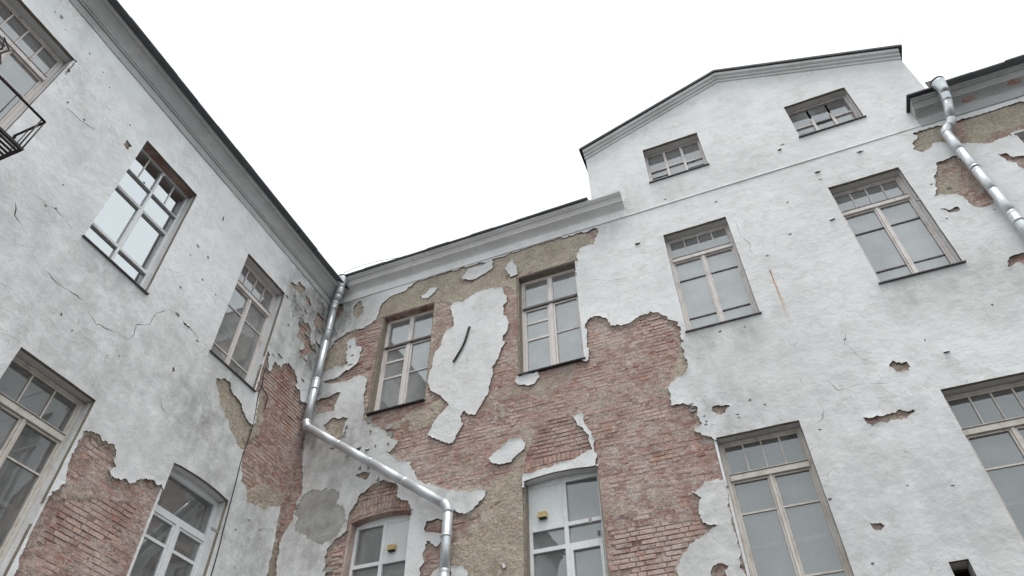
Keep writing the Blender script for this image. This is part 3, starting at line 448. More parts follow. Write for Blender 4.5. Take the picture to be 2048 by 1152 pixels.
def setup(side):
    W, exp_, isl, coat, clean, crk, chp, wins, par, dirt = (RW, R_EXP, R_ISL, R_COAT, R_CLEAN, R_CRK, R_CHP, RWIN, rightb, R_DIRT) if side == 'R' else (LW, L_EXP, L_ISL, L_COAT, L_CLEAN, L_CRK, L_CHP, LWIN, left, L_DIRT)
    pm = M['plaster'] if side == 'R' else M['plaster_l']
    gry = [jag(p, .03, .05, 12+i) for i, p in enumerate(R_GREY if side == 'R' else L_GREY)]
    ex = [jag(p, .022, .029, i*3.1+(0 if side == 'R' else 70)) for i, p in enumerate(exp_)]
    op = [opening(x, 0, .006) for x in wins]
    cks = [ribbon(c, .003 if side == 'R' else .0045, i*2.3) for i, c in enumerate(crk)]
    chs = [chip(*c, i+5) for i, c in enumerate(chp)]
    out = R_OUT if side == 'R' else L_OUT
    sheet(W, 'plaster', out, ex+op+cks+chs+gry, 0.010, .065, [pm, M['edge']], par, .11, dirt, ex)
    for (u, z, wu, hz) in chp:
        q = MB(); q.box(W, u-wu*.6, u+wu*.6, z-hz*.6, z+hz*.6, -.001, -.02); q.done('undercoat', M['render'], par)
    for q_ in gry: sheet(W, 'bare_render', q_, ex+op, .003, .03, [M['render'], M['edge']], par, .08, dirt, [])
    il = []
    for i, p in enumerate(isl):
        q = jag(p, .024, .02, 31+i*1.7); il.append(q)
        sheet(W, 'plaster_patch', q, op, .010, .045, [pm, M['edge']], par, .07, dirt, [q])
    # solid wall behind, with the openings
    co_out = [(-.3, 0), (24, 0), (24, 13.9)]+[(14.0, 13.9), (14.0, 16.08), (10.34, 17.62), (6.80, 16.24), (6.80, 13.9)]+[(-.3, 13.9)] if side == 'R' else [(-.3, 0), (16, 0), (16, 13.7), (-.3, 13.7)]
    core(W, co_out, [opening(x, .05) for x in wins], -.053, -.55, par)
    # mortar and render coat over the bare parts
    st = .024
    allp = np.concatenate([np.asarray(p) for p in exp_]); lo = allp.min(0)-.1; hi = allp.max(0)+.1
    lo[1] = max(lo[1], 4.6); hi[0] = min(hi[0], 16.6); lo[0] = max(lo[0], -.04)
    nx, ny = int((hi[0]-lo[0])/st)+1, int((hi[1]-lo[1])/st)+1
    gx, gy = np.meshgrid(lo[0]+np.arange(nx)*st, lo[1]+np.arange(ny)*st, indexing='ij'); G = np.stack([gx.ravel(), gy.ravel()], 1)
    near = np.zeros(len(G), bool)
    for p in ex:
        a = np.asarray(p); b0, b1 = a.min(0)-.08, a.max(0)+.08
        sel = np.where((G[:, 0] > b0[0]) & (G[:, 0] < b1[0]) & (G[:, 1] > b0[1]) & (G[:, 1] < b1[1]))[0]
        near[sel] |= inside(G[sel], p); rest = sel[~near[sel]]
        if len(rest): near[rest] |= seg_dist(G[rest], p) < .06
    win = inany(G, [opening(x, .03) for x in wins])
    ok = near & ~win
    cj = [jag(p, .05, .05, 90+i) for i, p in enumerate(coat)]
    ic = np.zeros(len(G), bool); icl = np.zeros(len(G), bool); idx = np.where(ok)[0]
    ic[idx] = inany(G[idx], cj); icl[idx] = inany(G[idx], clean)
    rimd = np.full(len(G), 9.)
    for p in ex:
        a = np.asarray(p); b0, b1 = a.min(0)-.02, a.max(0)+.02
        sel = idx[(G[idx, 0] > b0[0]) & (G[idx, 0] < b1[0]) & (G[idx, 1] > b0[1]) & (G[idx, 1] < b1[1])]
        if len(sel): rimd[sel] = np.minimum(rimd[sel], seg_dist(G[sel], p))
    hv = np.full(len(G), -.04); cv = np.zeros(len(G))
    for i in idx:
        u, z = G[i]; o = 0 if side == 'R' else 33
        a = noise.fractal((u*1.1+o, z*1.5, 1), .9, 2.1, 4); b = noise.noise((u*9+o, z*16, 3)); b2 = noise.noise((u*24+o, z*30, 8))
        if ic[i]:
            h = -.0175+.003*a+.0020*b+.0012*b2; cv[i] = 1
            if a < -.42: h = -.031+.003*b; cv[i] = .2
        elif icl[i]: h = -.0445+.003*b+.002*b2+max(0, a)*.02
        else:
            h = -.0290+.0105*a+.0046*b+.0030*b2
            if a > .38: cv[i] = .55
        rim = .045*(noise.noise((u*2.3+o, z*2.3, 40))+.12)+.022*noise.noise((u*9+o, z*9, 44))
        if rimd[i] < rim*2.2: h = max(h, -.012+.002*b); cv[i] = max(cv[i], .75)
        hv[i] = h
    id2 = -np.ones(len(G), int); id2[idx] = np.arange(len(idx))
    faces = []
    okg = ok.reshape(nx, ny); idg = id2.reshape(nx, ny)
    q = okg[:-1, :-1] & okg[1:, :-1] & okg[1:, 1:] & okg[:-1, 1:]
    for i, j in zip(*np.where(q)):
        f = (int(idg[i, j]), int(idg[i+1, j]), int(idg[i+1, j+1]), int(idg[i, j+1])); faces.append(f if side == 'R' else f[::-1])
    pid = np.arange(len(idx))
    def find(x):
        while pid[x] != x: pid[x] = pid[pid[x]]; x = pid[x]
        return x
    for f in faces:
        r0 = find(f[0])
        for x in f[1:]: pid[find(x)] = r0
    comp = {}
    for f in faces: comp.setdefault(find(f[0]), []).append(f)
    for fs in comp.values():
        if len(fs) < 4: continue
        us = sorted({x for f in fs for x in f}); mp = {x: n for n, x in enumerate(us)}; gi = idx[us]
        me = bpy.data.meshes.new('mortar_coat'); me.from_pydata([tuple(W.p(G[i][0], G[i][1], hv[i])) for i in gi], [], [tuple(mp[x] for x in f) for f in fs])
        me.polygons.foreach_set('use_smooth', np.ones(len(fs), bool))
        a = me.attributes.new('coat', 'FLOAT', 'POINT'); a.data.foreach_set('value', cv[gi].astype(np.float32)); me.update()
        link('mortar_coat', me, M['mortar'], par)
    # bricks
    def height(u, z):
        i = int(round((u-lo[0])/st)); j = int(round((z-lo[1])/st))
        if 0 <= i < nx and 0 <= j < ny and ok[i*ny+j]: return hv[i*ny+j], ic[i*ny+j]
        return None, False
    cand = []
    course = .0775; z0 = 4.62; nc = int((hi[1]-z0)/course)
    for r in range(nc):
        z = z0+r*course+course/2; u = lo[0]-RND.random()*.05; k = r % 2
        if r % 2: u -= .065
        while u < hi[0]:
            L = .252 if k % 2 == 0 else .124
            cand.append((u+L/2, z+RND.uniform(-.002, .002), L, 0.0)); u += L+.011; k += 1
    A = np.array([(c[0], c[1]) for c in cand]); inx = inany(A, ex); og = [opening(x, .05) for x in wins]; hl = np.array([c[2]/2 for c in cand])[:, None]*np.array([[1, 0]])
    nw = ~(inany(A, og) | inany(A-hl, og) | inany(A+hl, og)); inx &= inany(A-hl*.6, ex) | inany(A+hl*.6, ex)
    ARCH = []
    if side == 'R':
        for wd in (wins[6], wins[7]):
            u0, u1, zz0, z1, kk, rise = wd; c = (u0+u1)/2; hw = (u1-u0)/2; Rr = (hw*hw+rise*rise)/(2*rise); zc = z1+rise-Rr
            half = math.asin(hw/Rr)*1.12; n = int(2*half*(Rr+.2)/.078)
            for ring in range(2):
                for i in range(n):
                    if ring == 1 and (i % 3 == 2) and False: continue
                    th = -half+2*half*(i+.5)/n; rad = Rr+.075+(.065 if ring == 0 else .205)
                    ARCH.append((c+rad*math.sin(th), zc+rad*math.cos(th), .128, math.pi/2-th, (wd[0], wd[1], z1)))
    ap = np.array([(a[0], a[1]) for a in ARCH]) if ARCH else np.zeros((0, 2))
    ain = inany(ap, ex) if len(ap) else []
    B = []
    for c, e_, n_ in zip(cand, inx, nw):
        if not (e_ and n_): continue
        if len(ap) and (np.hypot(ap[:, 0]-c[0], ap[:, 1]-c[1])).min() < .085: continue
        h, isc = height(c[0], c[1])
        if h is None or isc: continue
        B.append((c[0], c[1], c[2], 0.0, h))
    for a, e_ in zip(ARCH, ain):
        if e_: B.append((a[0], a[1], a[2], a[3], -.04))
    def brick_mesh(L, r):
        hh = .0655/2; b = []
        for dep, ins in ((.06, 0), (.0055, .001), (0, .0075)):
            for sx, sz in ((-1, -1), (1, -1), (1, 1), (-1, 1)):
                j = .0028; b.append(((L/2-ins)*sx+r.uniform(-j, j), dep+r.uniform(0, .003)*(dep < .01), (hh-ins)*sz+r.uniform(-j, j)))
        f = []
        for k in (0, 4):
            for i in range(4): f.append((k+i, k+(i+1) % 4, k+4+(i+1) % 4, k+4+i))
        f.append((8, 9, 10, 11)); return b, f
    rr = random.Random(3 if side == 'R' else 4); var = {}
    for L in (.252, .124, .128):
        var[L] = []
        for k in range(7):
            v, f = brick_mesh(L, rr); me = bpy.data.meshes.new('brick'); me.from_pydata(v, [], f); me.materials.append(M['brick']); me.update(); var[L].append((me, v, f))
    info = []
    for u, z, L, th, h in B:
        face = -.0265+rr.uniform(-.006, .005)
        if rr.random() < .05: face -= .018        # spalled
        pt = W.p(u, z, face); v = pt-CAM; zc = -v.dot(back)
        x = 24.447/36*v.dot(right)/zc; y = 24.447/36*v.dot(up)/zc
        vis = abs(x) < .5 and abs(y) < .2813 and h < face-.001
        area = (L*.0655)*abs(v.normalized().y if side == 'R' else v.normalized().x)/zc**2 if vis else 0
        info.append((area, u, z, L, th, face))
    info.sort(key=lambda q: -q[0])
    rz = 0 if side == 'R' else math.pi/2
    V, F = [], []
    for n, (area, u, z, L, th, face) in enumerate(info):
        me, v, f = rr.choice(var[L]); pt = W.p(u, z, face)
        tilt = th+rr.uniform(-.012, .012)
        mat = Matrix.Translation(pt) @ Matrix.Rotation(rz, 4, 'Z') @ Matrix.Rotation(-tilt if side == 'R' else tilt, 4, 'Y')
        if n < 300 and area > 0:
            o = bpy.data.objects.new('brick', me); COL.objects.link(o); o.parent = par
            o.matrix_parent_inverse = Matrix.Translation(-parent_loc(par)); o.matrix_basis = mat
        else:
            b0 = len(V); V.extend(tuple(mat @ Vector(q)) for q in v); F.extend(tuple(b0+i for i in q) for q in f)
    if F:
        me = bpy.data.meshes.new('brickwork'); me.from_pydata(V, [], F); me.update(); link('brickwork', me, M['brick'], par, kind='stuff')
    print(side, 'bricks', len(info), 'mortar faces', len(faces))
setup('R'); setup('L')

# ------------------------------------------------------------------ cornices and roofs
# profile: (outwards, height above the fillet)
PROF_R = [(-.045, 0), (.028, 0), (.034, .018), (.030, .05), (.030, .235), (.045, .262), (.075, .290), (.115, .318), (.165, .345), (.205, .362), (.205, .385), (.222, .41), (.245, .445), (.262, .465),
          (.305, .478), (.305, .500), (.335, .510), (.345, .540), (.345, .556), (-.045, .556)]
PROF_L = [(-.045, 0), (.026, 0), (.034, .018), (.030, .05), (.030, .165), (.062, .175), (.062, .205), (.085, .215), (.085, .238), (.105, .27), (.135, .32), (.175, .37), (.215, .41), (.262, .43), (.275, .505), (-.045, .505)]
def strip(u0, u1, z, n):
    return [(u0+(u1-u0)*i/n, z+noise.noise((i*.37, u0, 9))*.006) for i in range(n+1)]
MB().sweep(RW, PROF_R, strip(.0, 7.48, 13.625, 24)).done('cornice', M['plaster'], rightb)
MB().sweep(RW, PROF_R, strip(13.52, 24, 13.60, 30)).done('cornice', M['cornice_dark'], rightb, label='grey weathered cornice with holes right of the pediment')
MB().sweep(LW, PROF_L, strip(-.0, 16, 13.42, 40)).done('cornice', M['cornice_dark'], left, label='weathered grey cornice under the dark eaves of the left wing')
# plain fillet across the foot of the pediment
MB().sweep(RW, [(-.045, 0), (.022, 0), (.030, .015), (.024, .05), (-.01, .075), (-.045, .075)], strip(7.483, 13.517, 13.62, 20)).done('fillet', M['plaster'], rightb)
# raking moulding of the pediment
RK = [(-.045, -.02), (.040, -.02), (.046, .045), (.095, .05), (.105, .105), (.165, .112), (.180, .185), (-.045, .185)]
MB().sweep(RW, RK, [(6.74, 16.24), (10.34, 17.645), (14.07, 16.07)]).done('raking_cornice', M['plaster'], rightb)
def roof(W, par, u0, u1, z, dout, rise, label=None):
    b = MB(); n = int((u1-u0)/.62)+1
    for i in range(n):      # standing-seam sheets, each with its own edge
        a, c = u0+(u1-u0)*i/n, u0+(u1-u0)*(i+1)/n; j = RND.uniform(-.012, .012); zj = RND.uniform(-.006, .006)
        pts = [(dout+j, z+zj), (dout+j, z+.034+zj), (-7, z+.034+rise), (-7, z+rise)]
        va = [b.bm.verts.new(W.p(a+.001, q, d)) for d, q in pts]; vb = [b.bm.verts.new(W.p(c-.001, q, d)) for d, q in pts]
        b.bm.faces.new(va); b.bm.faces.new(vb[::-1])
        for k in range(4): b.bm.faces.new((va[k], vb[k], vb[(k+1) % 4], va[(k+1) % 4]))
    return b.done('roof', M['roof'], par)
roof(RW, rightb, -.2, 6.74, 14.185, .405, 3.2)
roof(RW, rightb, 14.07, 24, 14.165, .50, 3.2)
MB().box(RW, 13.46, 14.07, 14.162, 14.195, -.02, .44).done('eave_flashing', M['roof'], rightb)
roof(LW, left, -.25, 16, 13.935, .41, 3.2)
MB().sweep(RW, [(.225, .188), (.230, .250), (-6, .250), (-6, .188)], [(6.66, 16.215), (10.34, 17.65), (14.15, 16.04)]).done('gable_roof', M['roof'], rightb)
for a, c in ((6.80, 7.0), (13.8, 14.0)):
    MB().prism(RW, [(a, 13.5), (c, 13.5), (c, 16.1), (a, 16.1)], -.56, -6).done('gable_cheek', M['plaster'], rightb)

# ------------------------------------------------------------------ windows
def window(W, par, wd, wood='wood', bars='wood', glass='glass', rev=('p', 'p', 'p'), curtain=None, label=None, frame_d=-.20):
    u0, u1, z0, z1, k, rise = wd; mid = (u0+u1)/2
    pl = M['plaster'] if W.side == 'R' else M['plaster_l']
    # reveal linings: left, top, right
    g = .008; th = .045
    def rm(x): return pl if x == 'p' else M['brick'] if x == 'b' else M['edge']
    def fr(x): return -.010 if x == 'p' else -.034
    MB().box(W, u0-th, u0-g, z0-.03, z1+.0, fr(rev[0]), -.32).done('reveal', rm(rev[0]), par)
    MB().box(W, u1+g, u1+th, z0-.03, z1+.0, fr(rev[2]), -.32).done('reveal', rm(rev[2]), par)
    if rise:
        ap = arch_pts(u0-th, u1+th, z1+.002, rise, 14); b = MB()
        pts = [(u, z) for u, z in arch_pts(u0-th, u1+th, z1+g, rise)]+[(u, z) for u, z in arch_pts(u0-th, u1+th, z1+g+.035, rise)][::-1]
        b.prism(W, pts, fr(rev[1]), -.32).done('lintel', rm(rev[1]), par)
    else:
        MB().box(W, u0-th, u1+th, z1+g, z1+th, fr(rev[1]), -.32).done('lintel', rm(rev[1]), par)
    # room behind
    rb = MB(); a = .35
    ru0, ru1, rz0, rz1, d0, d1 = u0-a, u1+a, z0-.9, z1+.5, -.552, -2.4
    vv = [rb.bm.verts.new(W.p(u, z, d)) for u in (ru0, ru1) for z in (rz0, rz1) for d in (d0, d1)]
    for q in ((0, 1, 3, 2), (4, 5, 7, 6), (0, 4, 5, 1), (2, 6, 7, 3), (1, 5, 7, 3)): rb.bm.faces.new([vv[i] for i in q])
    rb.done('room', M['room'], par)
    if k == 'V': return None
    F0, F1 = frame_d, frame_d-.085; fw = .030 if k == 'D' else .05
    mw, mb_, mg = M[wood], M[bars], M[glass]
    b = MB(); z0f = z0+.012
    b.box(W, u0-.006, u0+fw, z0f, z1+.004, F0, F1, .004); b.box(W, u1-fw, u1+.006, z0f, z1+.004, F0, F1, .004)
    b.box(W, u0+fw, u1-fw, z0f, z0f+fw+.01, F0-.002, F1, .004)
    if rise:
        pts = arch_pts(u0-.005, u1+.005, z1+.006, rise)+[(u0+fw, z1-.05), (u1-fw, z1-.05)]
        b.prism(W, pts, F0-.004, F1)
    else: b.box(W, u0+fw, u1-fw, z1-fw, z1+.004, F0-.002, F1, .004)
    tags = {'label': label} if label else {}
    win = b.done('window', mw, par, **tags)
    def part(n, mat, *boxes, bev=.003):
        q = MB()
        for x in boxes: q.box(W, *x, bev)
        return q.done(n, mat, win)
    def glaze(q, pts, mat):
        me = bpy.data.meshes.new('pane'); o_ = pts if W.side == 'R' else pts[::-1]
        me.from_pydata([tuple(W.p(*x)) for x in o_], [], [tuple(range(len(o_)))]); me.update(); q.bm.free()
        return link('pane', me, mat, win)
    def pane(a, c, e, f, mat=None, d=None):
        q = MB(); dd = F0-.045 if d is None else d; jj = [dd+RND.uniform(-.0022, .0022) for _ in range(4)]
        o = .008
        pts = [(a-o, e-o, jj[0]), (c+o, e-o, jj[1]), (c+o, f+o, jj[2]), (a-o, f+o, jj[0]+jj[2]-jj[1])]
        return glaze(q, pts, mat or mg)
    def cell(a, c, e, f, rail=.045, n='sash', wmat=None, dF=-.012):
        """a sash: four rails round a clear opening; returns that opening"""
        dd0, dd1 = F0+dF, F1-.004
        part(n, wmat or mw, (a+.002, a+rail, e+.002, f-.002, dd0, dd1), (c-rail, c-.002, e+.002, f-.002, dd0, dd1), (a+rail, c-rail, e+.002, e+rail+.012, dd0-.001, dd1), (a+rail, c-rail, f-rail, f-.002, dd0-.001, dd1))
        return a+rail, c-rail, e+rail+.012, f-rail
    def hbar(a, c, z, t=.026, mat=None): part('glazing_bar', mat or mb_, (a-.002, c+.002, z-t/2, z+t/2, F0-.026, F1+.015), bev=.002)
    def vbar(u, e, f, t=.026, mat=None): part('glazing_bar', mat or mb_, (u-t/2, u+t/2, e-.002, f+.002, F0-.024, F1+.017), bev=.002)
    def rows(a, c, e, f, cuts, t=.026, mat=None):
        zs = [f]+[q for q in cuts if e < q < f]+[e]
        for x in zs[1:-1]: hbar(a, c, x, t, mat)
        for i in range(len(zs)-1): pane(a, c, zs[i+1]+(t/2 if i < len(zs)-2 else 0), zs[i]-(t/2 if i else 0))
    iu0, iu1, iz0, iz1 = u0+fw, u1-fw, z0f+fw+.01, z1-fw
    if rise: iz1 = z1-.05
    if k in ('A', 'A3'):
        tz = z1-.64
        part('transom', mw, (iu0, iu1, tz-.045, tz+.045, F0+.028, F1)); part('drip_mould', M['wooddark'], (iu0, iu1, tz+.045, tz+.060, F0+.036, F1))
        a, c, e, f = cell(iu0, iu1, tz+.060, iz1, .028)
        n = 4 if k == 'A' else 3
        for i in range(1, n): vbar(a+(c-a)*i/n, e, f, .024, mw)
        for i in range(n): pane(a+(c-a)*i/n+.012*(i > 0), a+(c-a)*(i+1)/n-.012*(i < n-1), e, f)
        part('mullion', mw, (mid-.024, mid+.024, iz0, tz-.045, F0+.006, F1))
        for s0, s1 in ((iu0, mid-.024), (mid+.024, iu1)):
            a, c, e, f = cell(s0, s1, iz0, tz-.046, .030); rows(a, c, e, f, (z1-1.21, z1-2.22))
    elif k == 'B':
        tz = z1-.83
        part('transom', M['wooddark'], (iu0-.03, iu1+.03, tz-.028, tz+.028, F0+.03, F1))
        part('mullion', mw, (mid-.036, mid+.036, tz+.028, iz1, F0-.004, F1))
        for s0, s1 in ((iu0, mid-.036), (mid+.036, iu1)):
            a, c, e, f = cell(s0, s1, tz+.029, iz1, .022); pane(a, c, e, f)
        part('mullion', mw, (mid-.040, mid+.040, iz0, tz-.028, F0+.006, F1))
        a, c, e, f = cell(iu0, mid-.040, iz0, tz-.029, .045); rows(a, c, e, f, (z1-1.25, z1-1.70), .05, mw)
        a, c, e, f = cell(mid+.040, iu1, iz0, tz-.029, .045); rows(a, c, e, f, (z1-1.69,), .028)
    elif k in ('C1', 'C2'):
        q1 = z1-.76 if k == 'C1' else z1-.80; q2 = q1-.36
        part('mullion', mw, (mid-.036, mid+.036, iz0, iz1, F0+.004, F1))
        for s, (s0, s1) in enumerate(((iu0, mid-.036), (mid+.036, iu1))):
            solid = (s == 1) if k == 'C1' else (s == 0)
            part('transom', mw, (s0, s1, q1-.034, q1+.034, F0+.002, F1))
            if solid:
                pn = part('panel', M['panelw'], (s0, s1, q1+.034, iz1, F0-.012, F0-.04))
                vu = s0+.20 if k == 'C2' else s0+.17
                vb = MB(); vb.box(W, vu-.075, vu+.075, q1+.17, q1+.27, F0-.012, F0+.075, .006); vo = vb.done('vent_box', M['yellow'], win)
                MB().box(W, vu-.062, vu+.062, q1+.160, q1+.178, F0-.005, F0+.068).done('vent_mouth', M['iron'], win)
                rr_ = None
            else: pane(s0, s1, q1+.034, iz1)
            if k == 'C2':
                part('transom', mw, (s0, s1, q2-.034, q2+.034, F0+.002, F1)); pane(s0, s1, q2+.034, q1-.034)
                if s == 1: a, c, e, f = cell(s0, s1, iz0, q2-.034, .055, dF=.01); pane(a, c, e, f)
                else: pane(s0, s1, iz0, q2-.034)
            else: pane(s0, s1, iz0, q1-.034)
    elif k == 'D':
        t1, t2, t3 = z1-.64, z1-1.12, z1-2.17
        part('mullion', mw, (mid-.022, mid+.022, iz0, iz1, F0+.004, F1))
        for s, (s0, s1) in enumerate(((iu0, mid-.022), (mid+.022, iu1))):
            for q, tt in ((t1, .022), (t2, .030), (t3, .024)): part('transom', mw, (s0, s1, q-tt/2, q+tt/2, F0+.006, F1))
            um = (s0+s1)/2; vbar(um, t1+.012, iz1, .022)
            pane(s0, um-.011, t1+.012, iz1); pane(um+.011, s1, t1+.012, iz1); pane(s0, s1, t2+.023, t1-.012)
            a, c, e, f = cell(s0, s1, t3+.015, t2-.023, .024, dF=.004); pane(a, c, e, f); pane(s0, s1, iz0, t3-.015)
        MB().box(W, iu0-.02, iu1+.02, iz0-.02, iz1+.02, F0-.07, F0-.074).done('sky_sheet', M['sky_sheet'], win)  # white sheet added to stand in for the bright sky reflected here
    elif k == 'E':
        tz = z1-.68
        part('transom', mw, (iu0, iu1, tz-.045, tz+.045, F0+.004, F1)); a, c, e, f = cell(iu0, iu1, tz+.046, iz1, .02); pane(a, c, e, f)
        part('mullion', mw, (mid-.045, mid+.045, iz0, tz-.045, F0+.004, F1))
        for s0, s1 in ((iu0, mid-.045), (mid+.045, iu1)):
            a, c, e, f = cell(s0, s1, iz0, tz-.046, .04); rows(a, c, e, f, (tz-.42,), .05, mw)
    elif k in ('G1', 'G2'):
        zm = z0+.50*(z1-z0)
        cuts = [iu0, iu0+(iu1-iu0)/3, iu0+2*(iu1-iu0)/3, iu1]; rr_ = random.Random(5 if k == 'G1' else 9)
        for u in cuts[1:-1]:
            if k == 'G1': part('mullion', mw, (u-.03, u+.03, iz0, iz1, F0-.004, F1))
            else: part('mullion', mw, (u-.03, u+.03, iz0, iz0+(iz1-iz0)*rr_.uniform(.58, .72), F0-.004, F1))
        for i in range(3):
            a, c = cuts[i]+(.03 if i else 0), cuts[i+1]-(.03 if i < 2 else 0)
            zz = zm+rr_.uniform(-.03, .03)
            part('glazing_bar', mw if i != 1 or k == 'G1' else mb_, (a, c, zz-.022, zz+.022, F0-.01, F1+.01))
            if k == 'G1' and i in (0, 2) or k == 'G2' and i == 0: hbar(a, c, zz-.24, .02, M['wooddark'])
            pane(a, c, zz+.02, iz1)
            # broken lower pane: a jagged remainder
            q = MB(); hgt = rr_.uniform(.95, 1.3); top = [(a+(c-a)*j/5, iz0+(zz-.022-iz0)*min(1, max(.2, hgt+rr_.uniform(-.18, .18)))) for j in range(5, -1, -1)]
            glaze(q, [(x, y, F0-.045) for x, y in [(a, iz0), (c, iz0)]+top], mg)
    # inner sash of the double window
    if k in ('A', 'A3', 'B', 'C1', 'C2', 'E'):
        q = MB(); D0, D1 = -.43, -.48
        for x in ((u0-.02, u0+.075, z0-.03, z1+rise+.02), (u1-.075, u1+.02, z0-.03, z1+rise+.02)): q.box(W, *x, D0, D1, .003)
        zt = z1-.66 if k in ('A', 'A3') else z1-.84
        q.box(W, mid-.05, mid+.05, z0-.03, zt, D0-.002, D1, .003); q.box(W, u0+.075, u1-.075, zt-.05, zt+.05, D0+.004, D1, .003)
        q.box(W, u0+.075, u1-.075, z1-.06, z1+.03, D0-.001, D1, .003); q.box(W, u0+.075, mid-.05, z1-1.66, z1-1.60, D0-.004, D1, .003); q.box(W, mid+.05, u1-.075, z1-1.66, z1-1.60, D0-.004, D1, .003)
        q.done('inner_sash', M['wood'], win)
    if curtain:
        q = MB(); lo_, hi_ = z1-curtain[1], z1-curtain[0]; n = 26; r0 = r1 = None
        for i in range(n+1):
            u = u0-.05+(u1-u0+.1)*i/n; dd = -.62+.03*math.sin(i*1.7)+.012*math.sin(i*4.1)
            r1 = (q.bm.verts.new(W.p(u, lo_, dd)), q.bm.verts.new(W.p(u, hi_, dd)))
            if r0: q.bm.faces.new((r0[0], r1[0], r1[1], r0[1])).smooth = True
            r0 = r1
        q.done('curtain', M['curtain'], win)
    # tin sill
    q = MB(); j = RND.uniform(-.006, .006)
    v8 = []
    for u in (u0-.03, u1+.03):
        v8.append([q.bm.verts.new(W.p(u, z, d)) for z, d in ((z0+.016, F0+.002), (z0+.000, F0+.002), (z0-.030+j, .055), (z0-.012+j, .055))])
    for i in range(4): q.bm.faces.new((v8[0][i], v8[0][(i+1) % 4], v8[1][(i+1) % 4], v8[1][i]))
    q.bm.faces.new(v8[0]); q.bm.faces.new(v8[1][::-1]); q.done('sill', M['sill'], win)
    return win

R_OPT = [dict(rev=('e', 'b', 'e'), bars='wood', label='window with brick lintel and old double sashes nearest the corner'), dict(rev=('e', 'e', 'p'), bars='wood', curtain=(1.0, 2.8), label='window in the bare patch with pale curtain'),
         dict(bars='wooddark', curtain=(.5, 2.9)), dict(bars='wooddark', curtain=(.4, 2.9)), dict(bars='wooddark'), dict(bars='wooddark'),  # dark bars: shade of their undersides painted into the wood
         dict(wood='pvc', glass='glass_dark', rev=('b', 'b', 'p'), label='white arched window with board and vent at its right'), dict(wood='pvc', glass='glass_dark', rev=('e', 'p', 'e'), label='white arched window with board and vent at its left'),
         dict(wood='woodtan', bars='woodtan', glass='glass_dark'), dict(wood='woodtan', bars='woodtan', glass='glass_dark'),
         dict(wood='wood', bars='wooddark', label='small pediment window with broken panes, left of two'), dict(wood='wood', bars='wooddark', label='small pediment window with broken bars, right of two'), dict()]
for wd, o in zip(RWIN, R_OPT): window(RW, rightb, wd, **o)
L_OPT = [dict(), dict(wood='pvc', bars='pvc', glass='glass_coated', rev=('p', 'b', 'p'), label='white window with its sky reflection added as a pale sheet behind the glass'), dict(), dict(wood='woodtan', bars='woodtan', glass='glass_dark'), dict(wood='pvc', bars='pvc', glass='glass_dark', rev=('p', 'p', 'p')), dict()]
for wd, o in zip(LWIN, L_OPT): window(LW, left, wd, **o)

# ------------------------------------------------------------------ drainpipes
def bend(a, b, c, r=.12, n=6):
    a, b, c = Vector(a), Vector(b), Vector(c); p = b+(a-b).normalized()*r; q = b+(c-b).normalized()*r
    return [(p.lerp(b, i/n)).lerp(b.lerp(q, i/n), i/n) for i in range(n+1)]
def pipe(name_label, pts, rad, hopper, brackets, seg=.95, turn=None):
    root = empty('drainpipe', pts[-1], label=name_label, category='drainpipe', group='drainpipes')
    P_ = [Vector(q) for q in pts]
    corners = {}
    for i in range(1, len(P_)-1): corners[i] = bend(P_[i-1], P_[i], P_[i+1], min(.13, (P_[i]-P_[i-1]).length*.4, (P_[i+1]-P_[i]).length*.4))
    for i in range(len(P_)-1):
        a = corners[i][-1] if i in corners else P_[i]; b = corners[i+1][0] if i+1 in corners else P_[i+1]
        L = (b-a).length; n = max(1, round(L/seg)); d = (b-a).normalized()
        for k in range(n):
            p, q = a.lerp(b, k/n), a.lerp(b, (k+1)/n)
            jx = Vector((RND.uniform(-.002, .002), RND.uniform(-.002, .002), 0)) if n > 1 else Vector()
            m2 = p.lerp(q, .5)+jx
            MB().tube([p+jx, m2, q+jx*.5], [rad, rad*.99, rad*.97], 20).done('pipe_section', M['steel'], root)
            if k: MB().tube([p-d*.03, p-d*.028, p+d*.028, p+d*.03], [rad*1.0, rad*1.012, rad*1.012, rad*1.0], 20).done('pipe_collar', M['steel'], root)
    for i, c in corners.items():
        MB().tube(c, [rad*1.04]*len(c), 20).done('elbow', M['steel'], root)
    # hopper: cup widening upwards
    h = Vector(hopper); u = Vector((0, 0, 1))
    MB().tube([h-u*.30, h-u*.22, h-u*.02, h+u*.0, h+u*.05], [rad*.98, rad*1.02, rad*1.42, rad*1.48, rad*1.48], 24).done('hopper', M['steel'], root)
    MB().tube([h+u*.045, h+u*.075, h+u*.080], [rad*1.56, rad*1.56, rad*1.5], 24).done('hopper_rim', M['roof'], root)
    for (q, wl) in brackets:
        q = Vector(q); wl = Vector(wl)
        b = MB(); n = 18
        ax = Vector((0, 0, 1))
        b.tube([q-ax*.02, q-ax*.019, q+ax*.019, q+ax*.02], [rad*.9, rad*1.13, rad*1.13, rad*.9], n); b.tube([q+(wl-q).normalized()*rad, wl], .012, 8)
        b.done('bracket', M['steel'], root)
    return root
pipe('galvanised drainpipe in the inner corner that slants across the right wing',
     [(.31, -.33, 13.93), (.31, -.33, 13.74), (.115, -.19, 13.42), (.125, -.19, 9.93), (3.58, -.15, 7.44), (3.575, -.15, 0.3)], .086, (.31, -.34, 14.12),
     [((.12, -.19, 12.6), (.12, .0, 12.6)), ((.12, -.19, 10.9), (.12, 0, 10.9)), ((3.575, -.15, 6.9), (3.575, .04, 6.9)), ((3.575, -.15, 5.2), (3.575, .04, 5.2))])
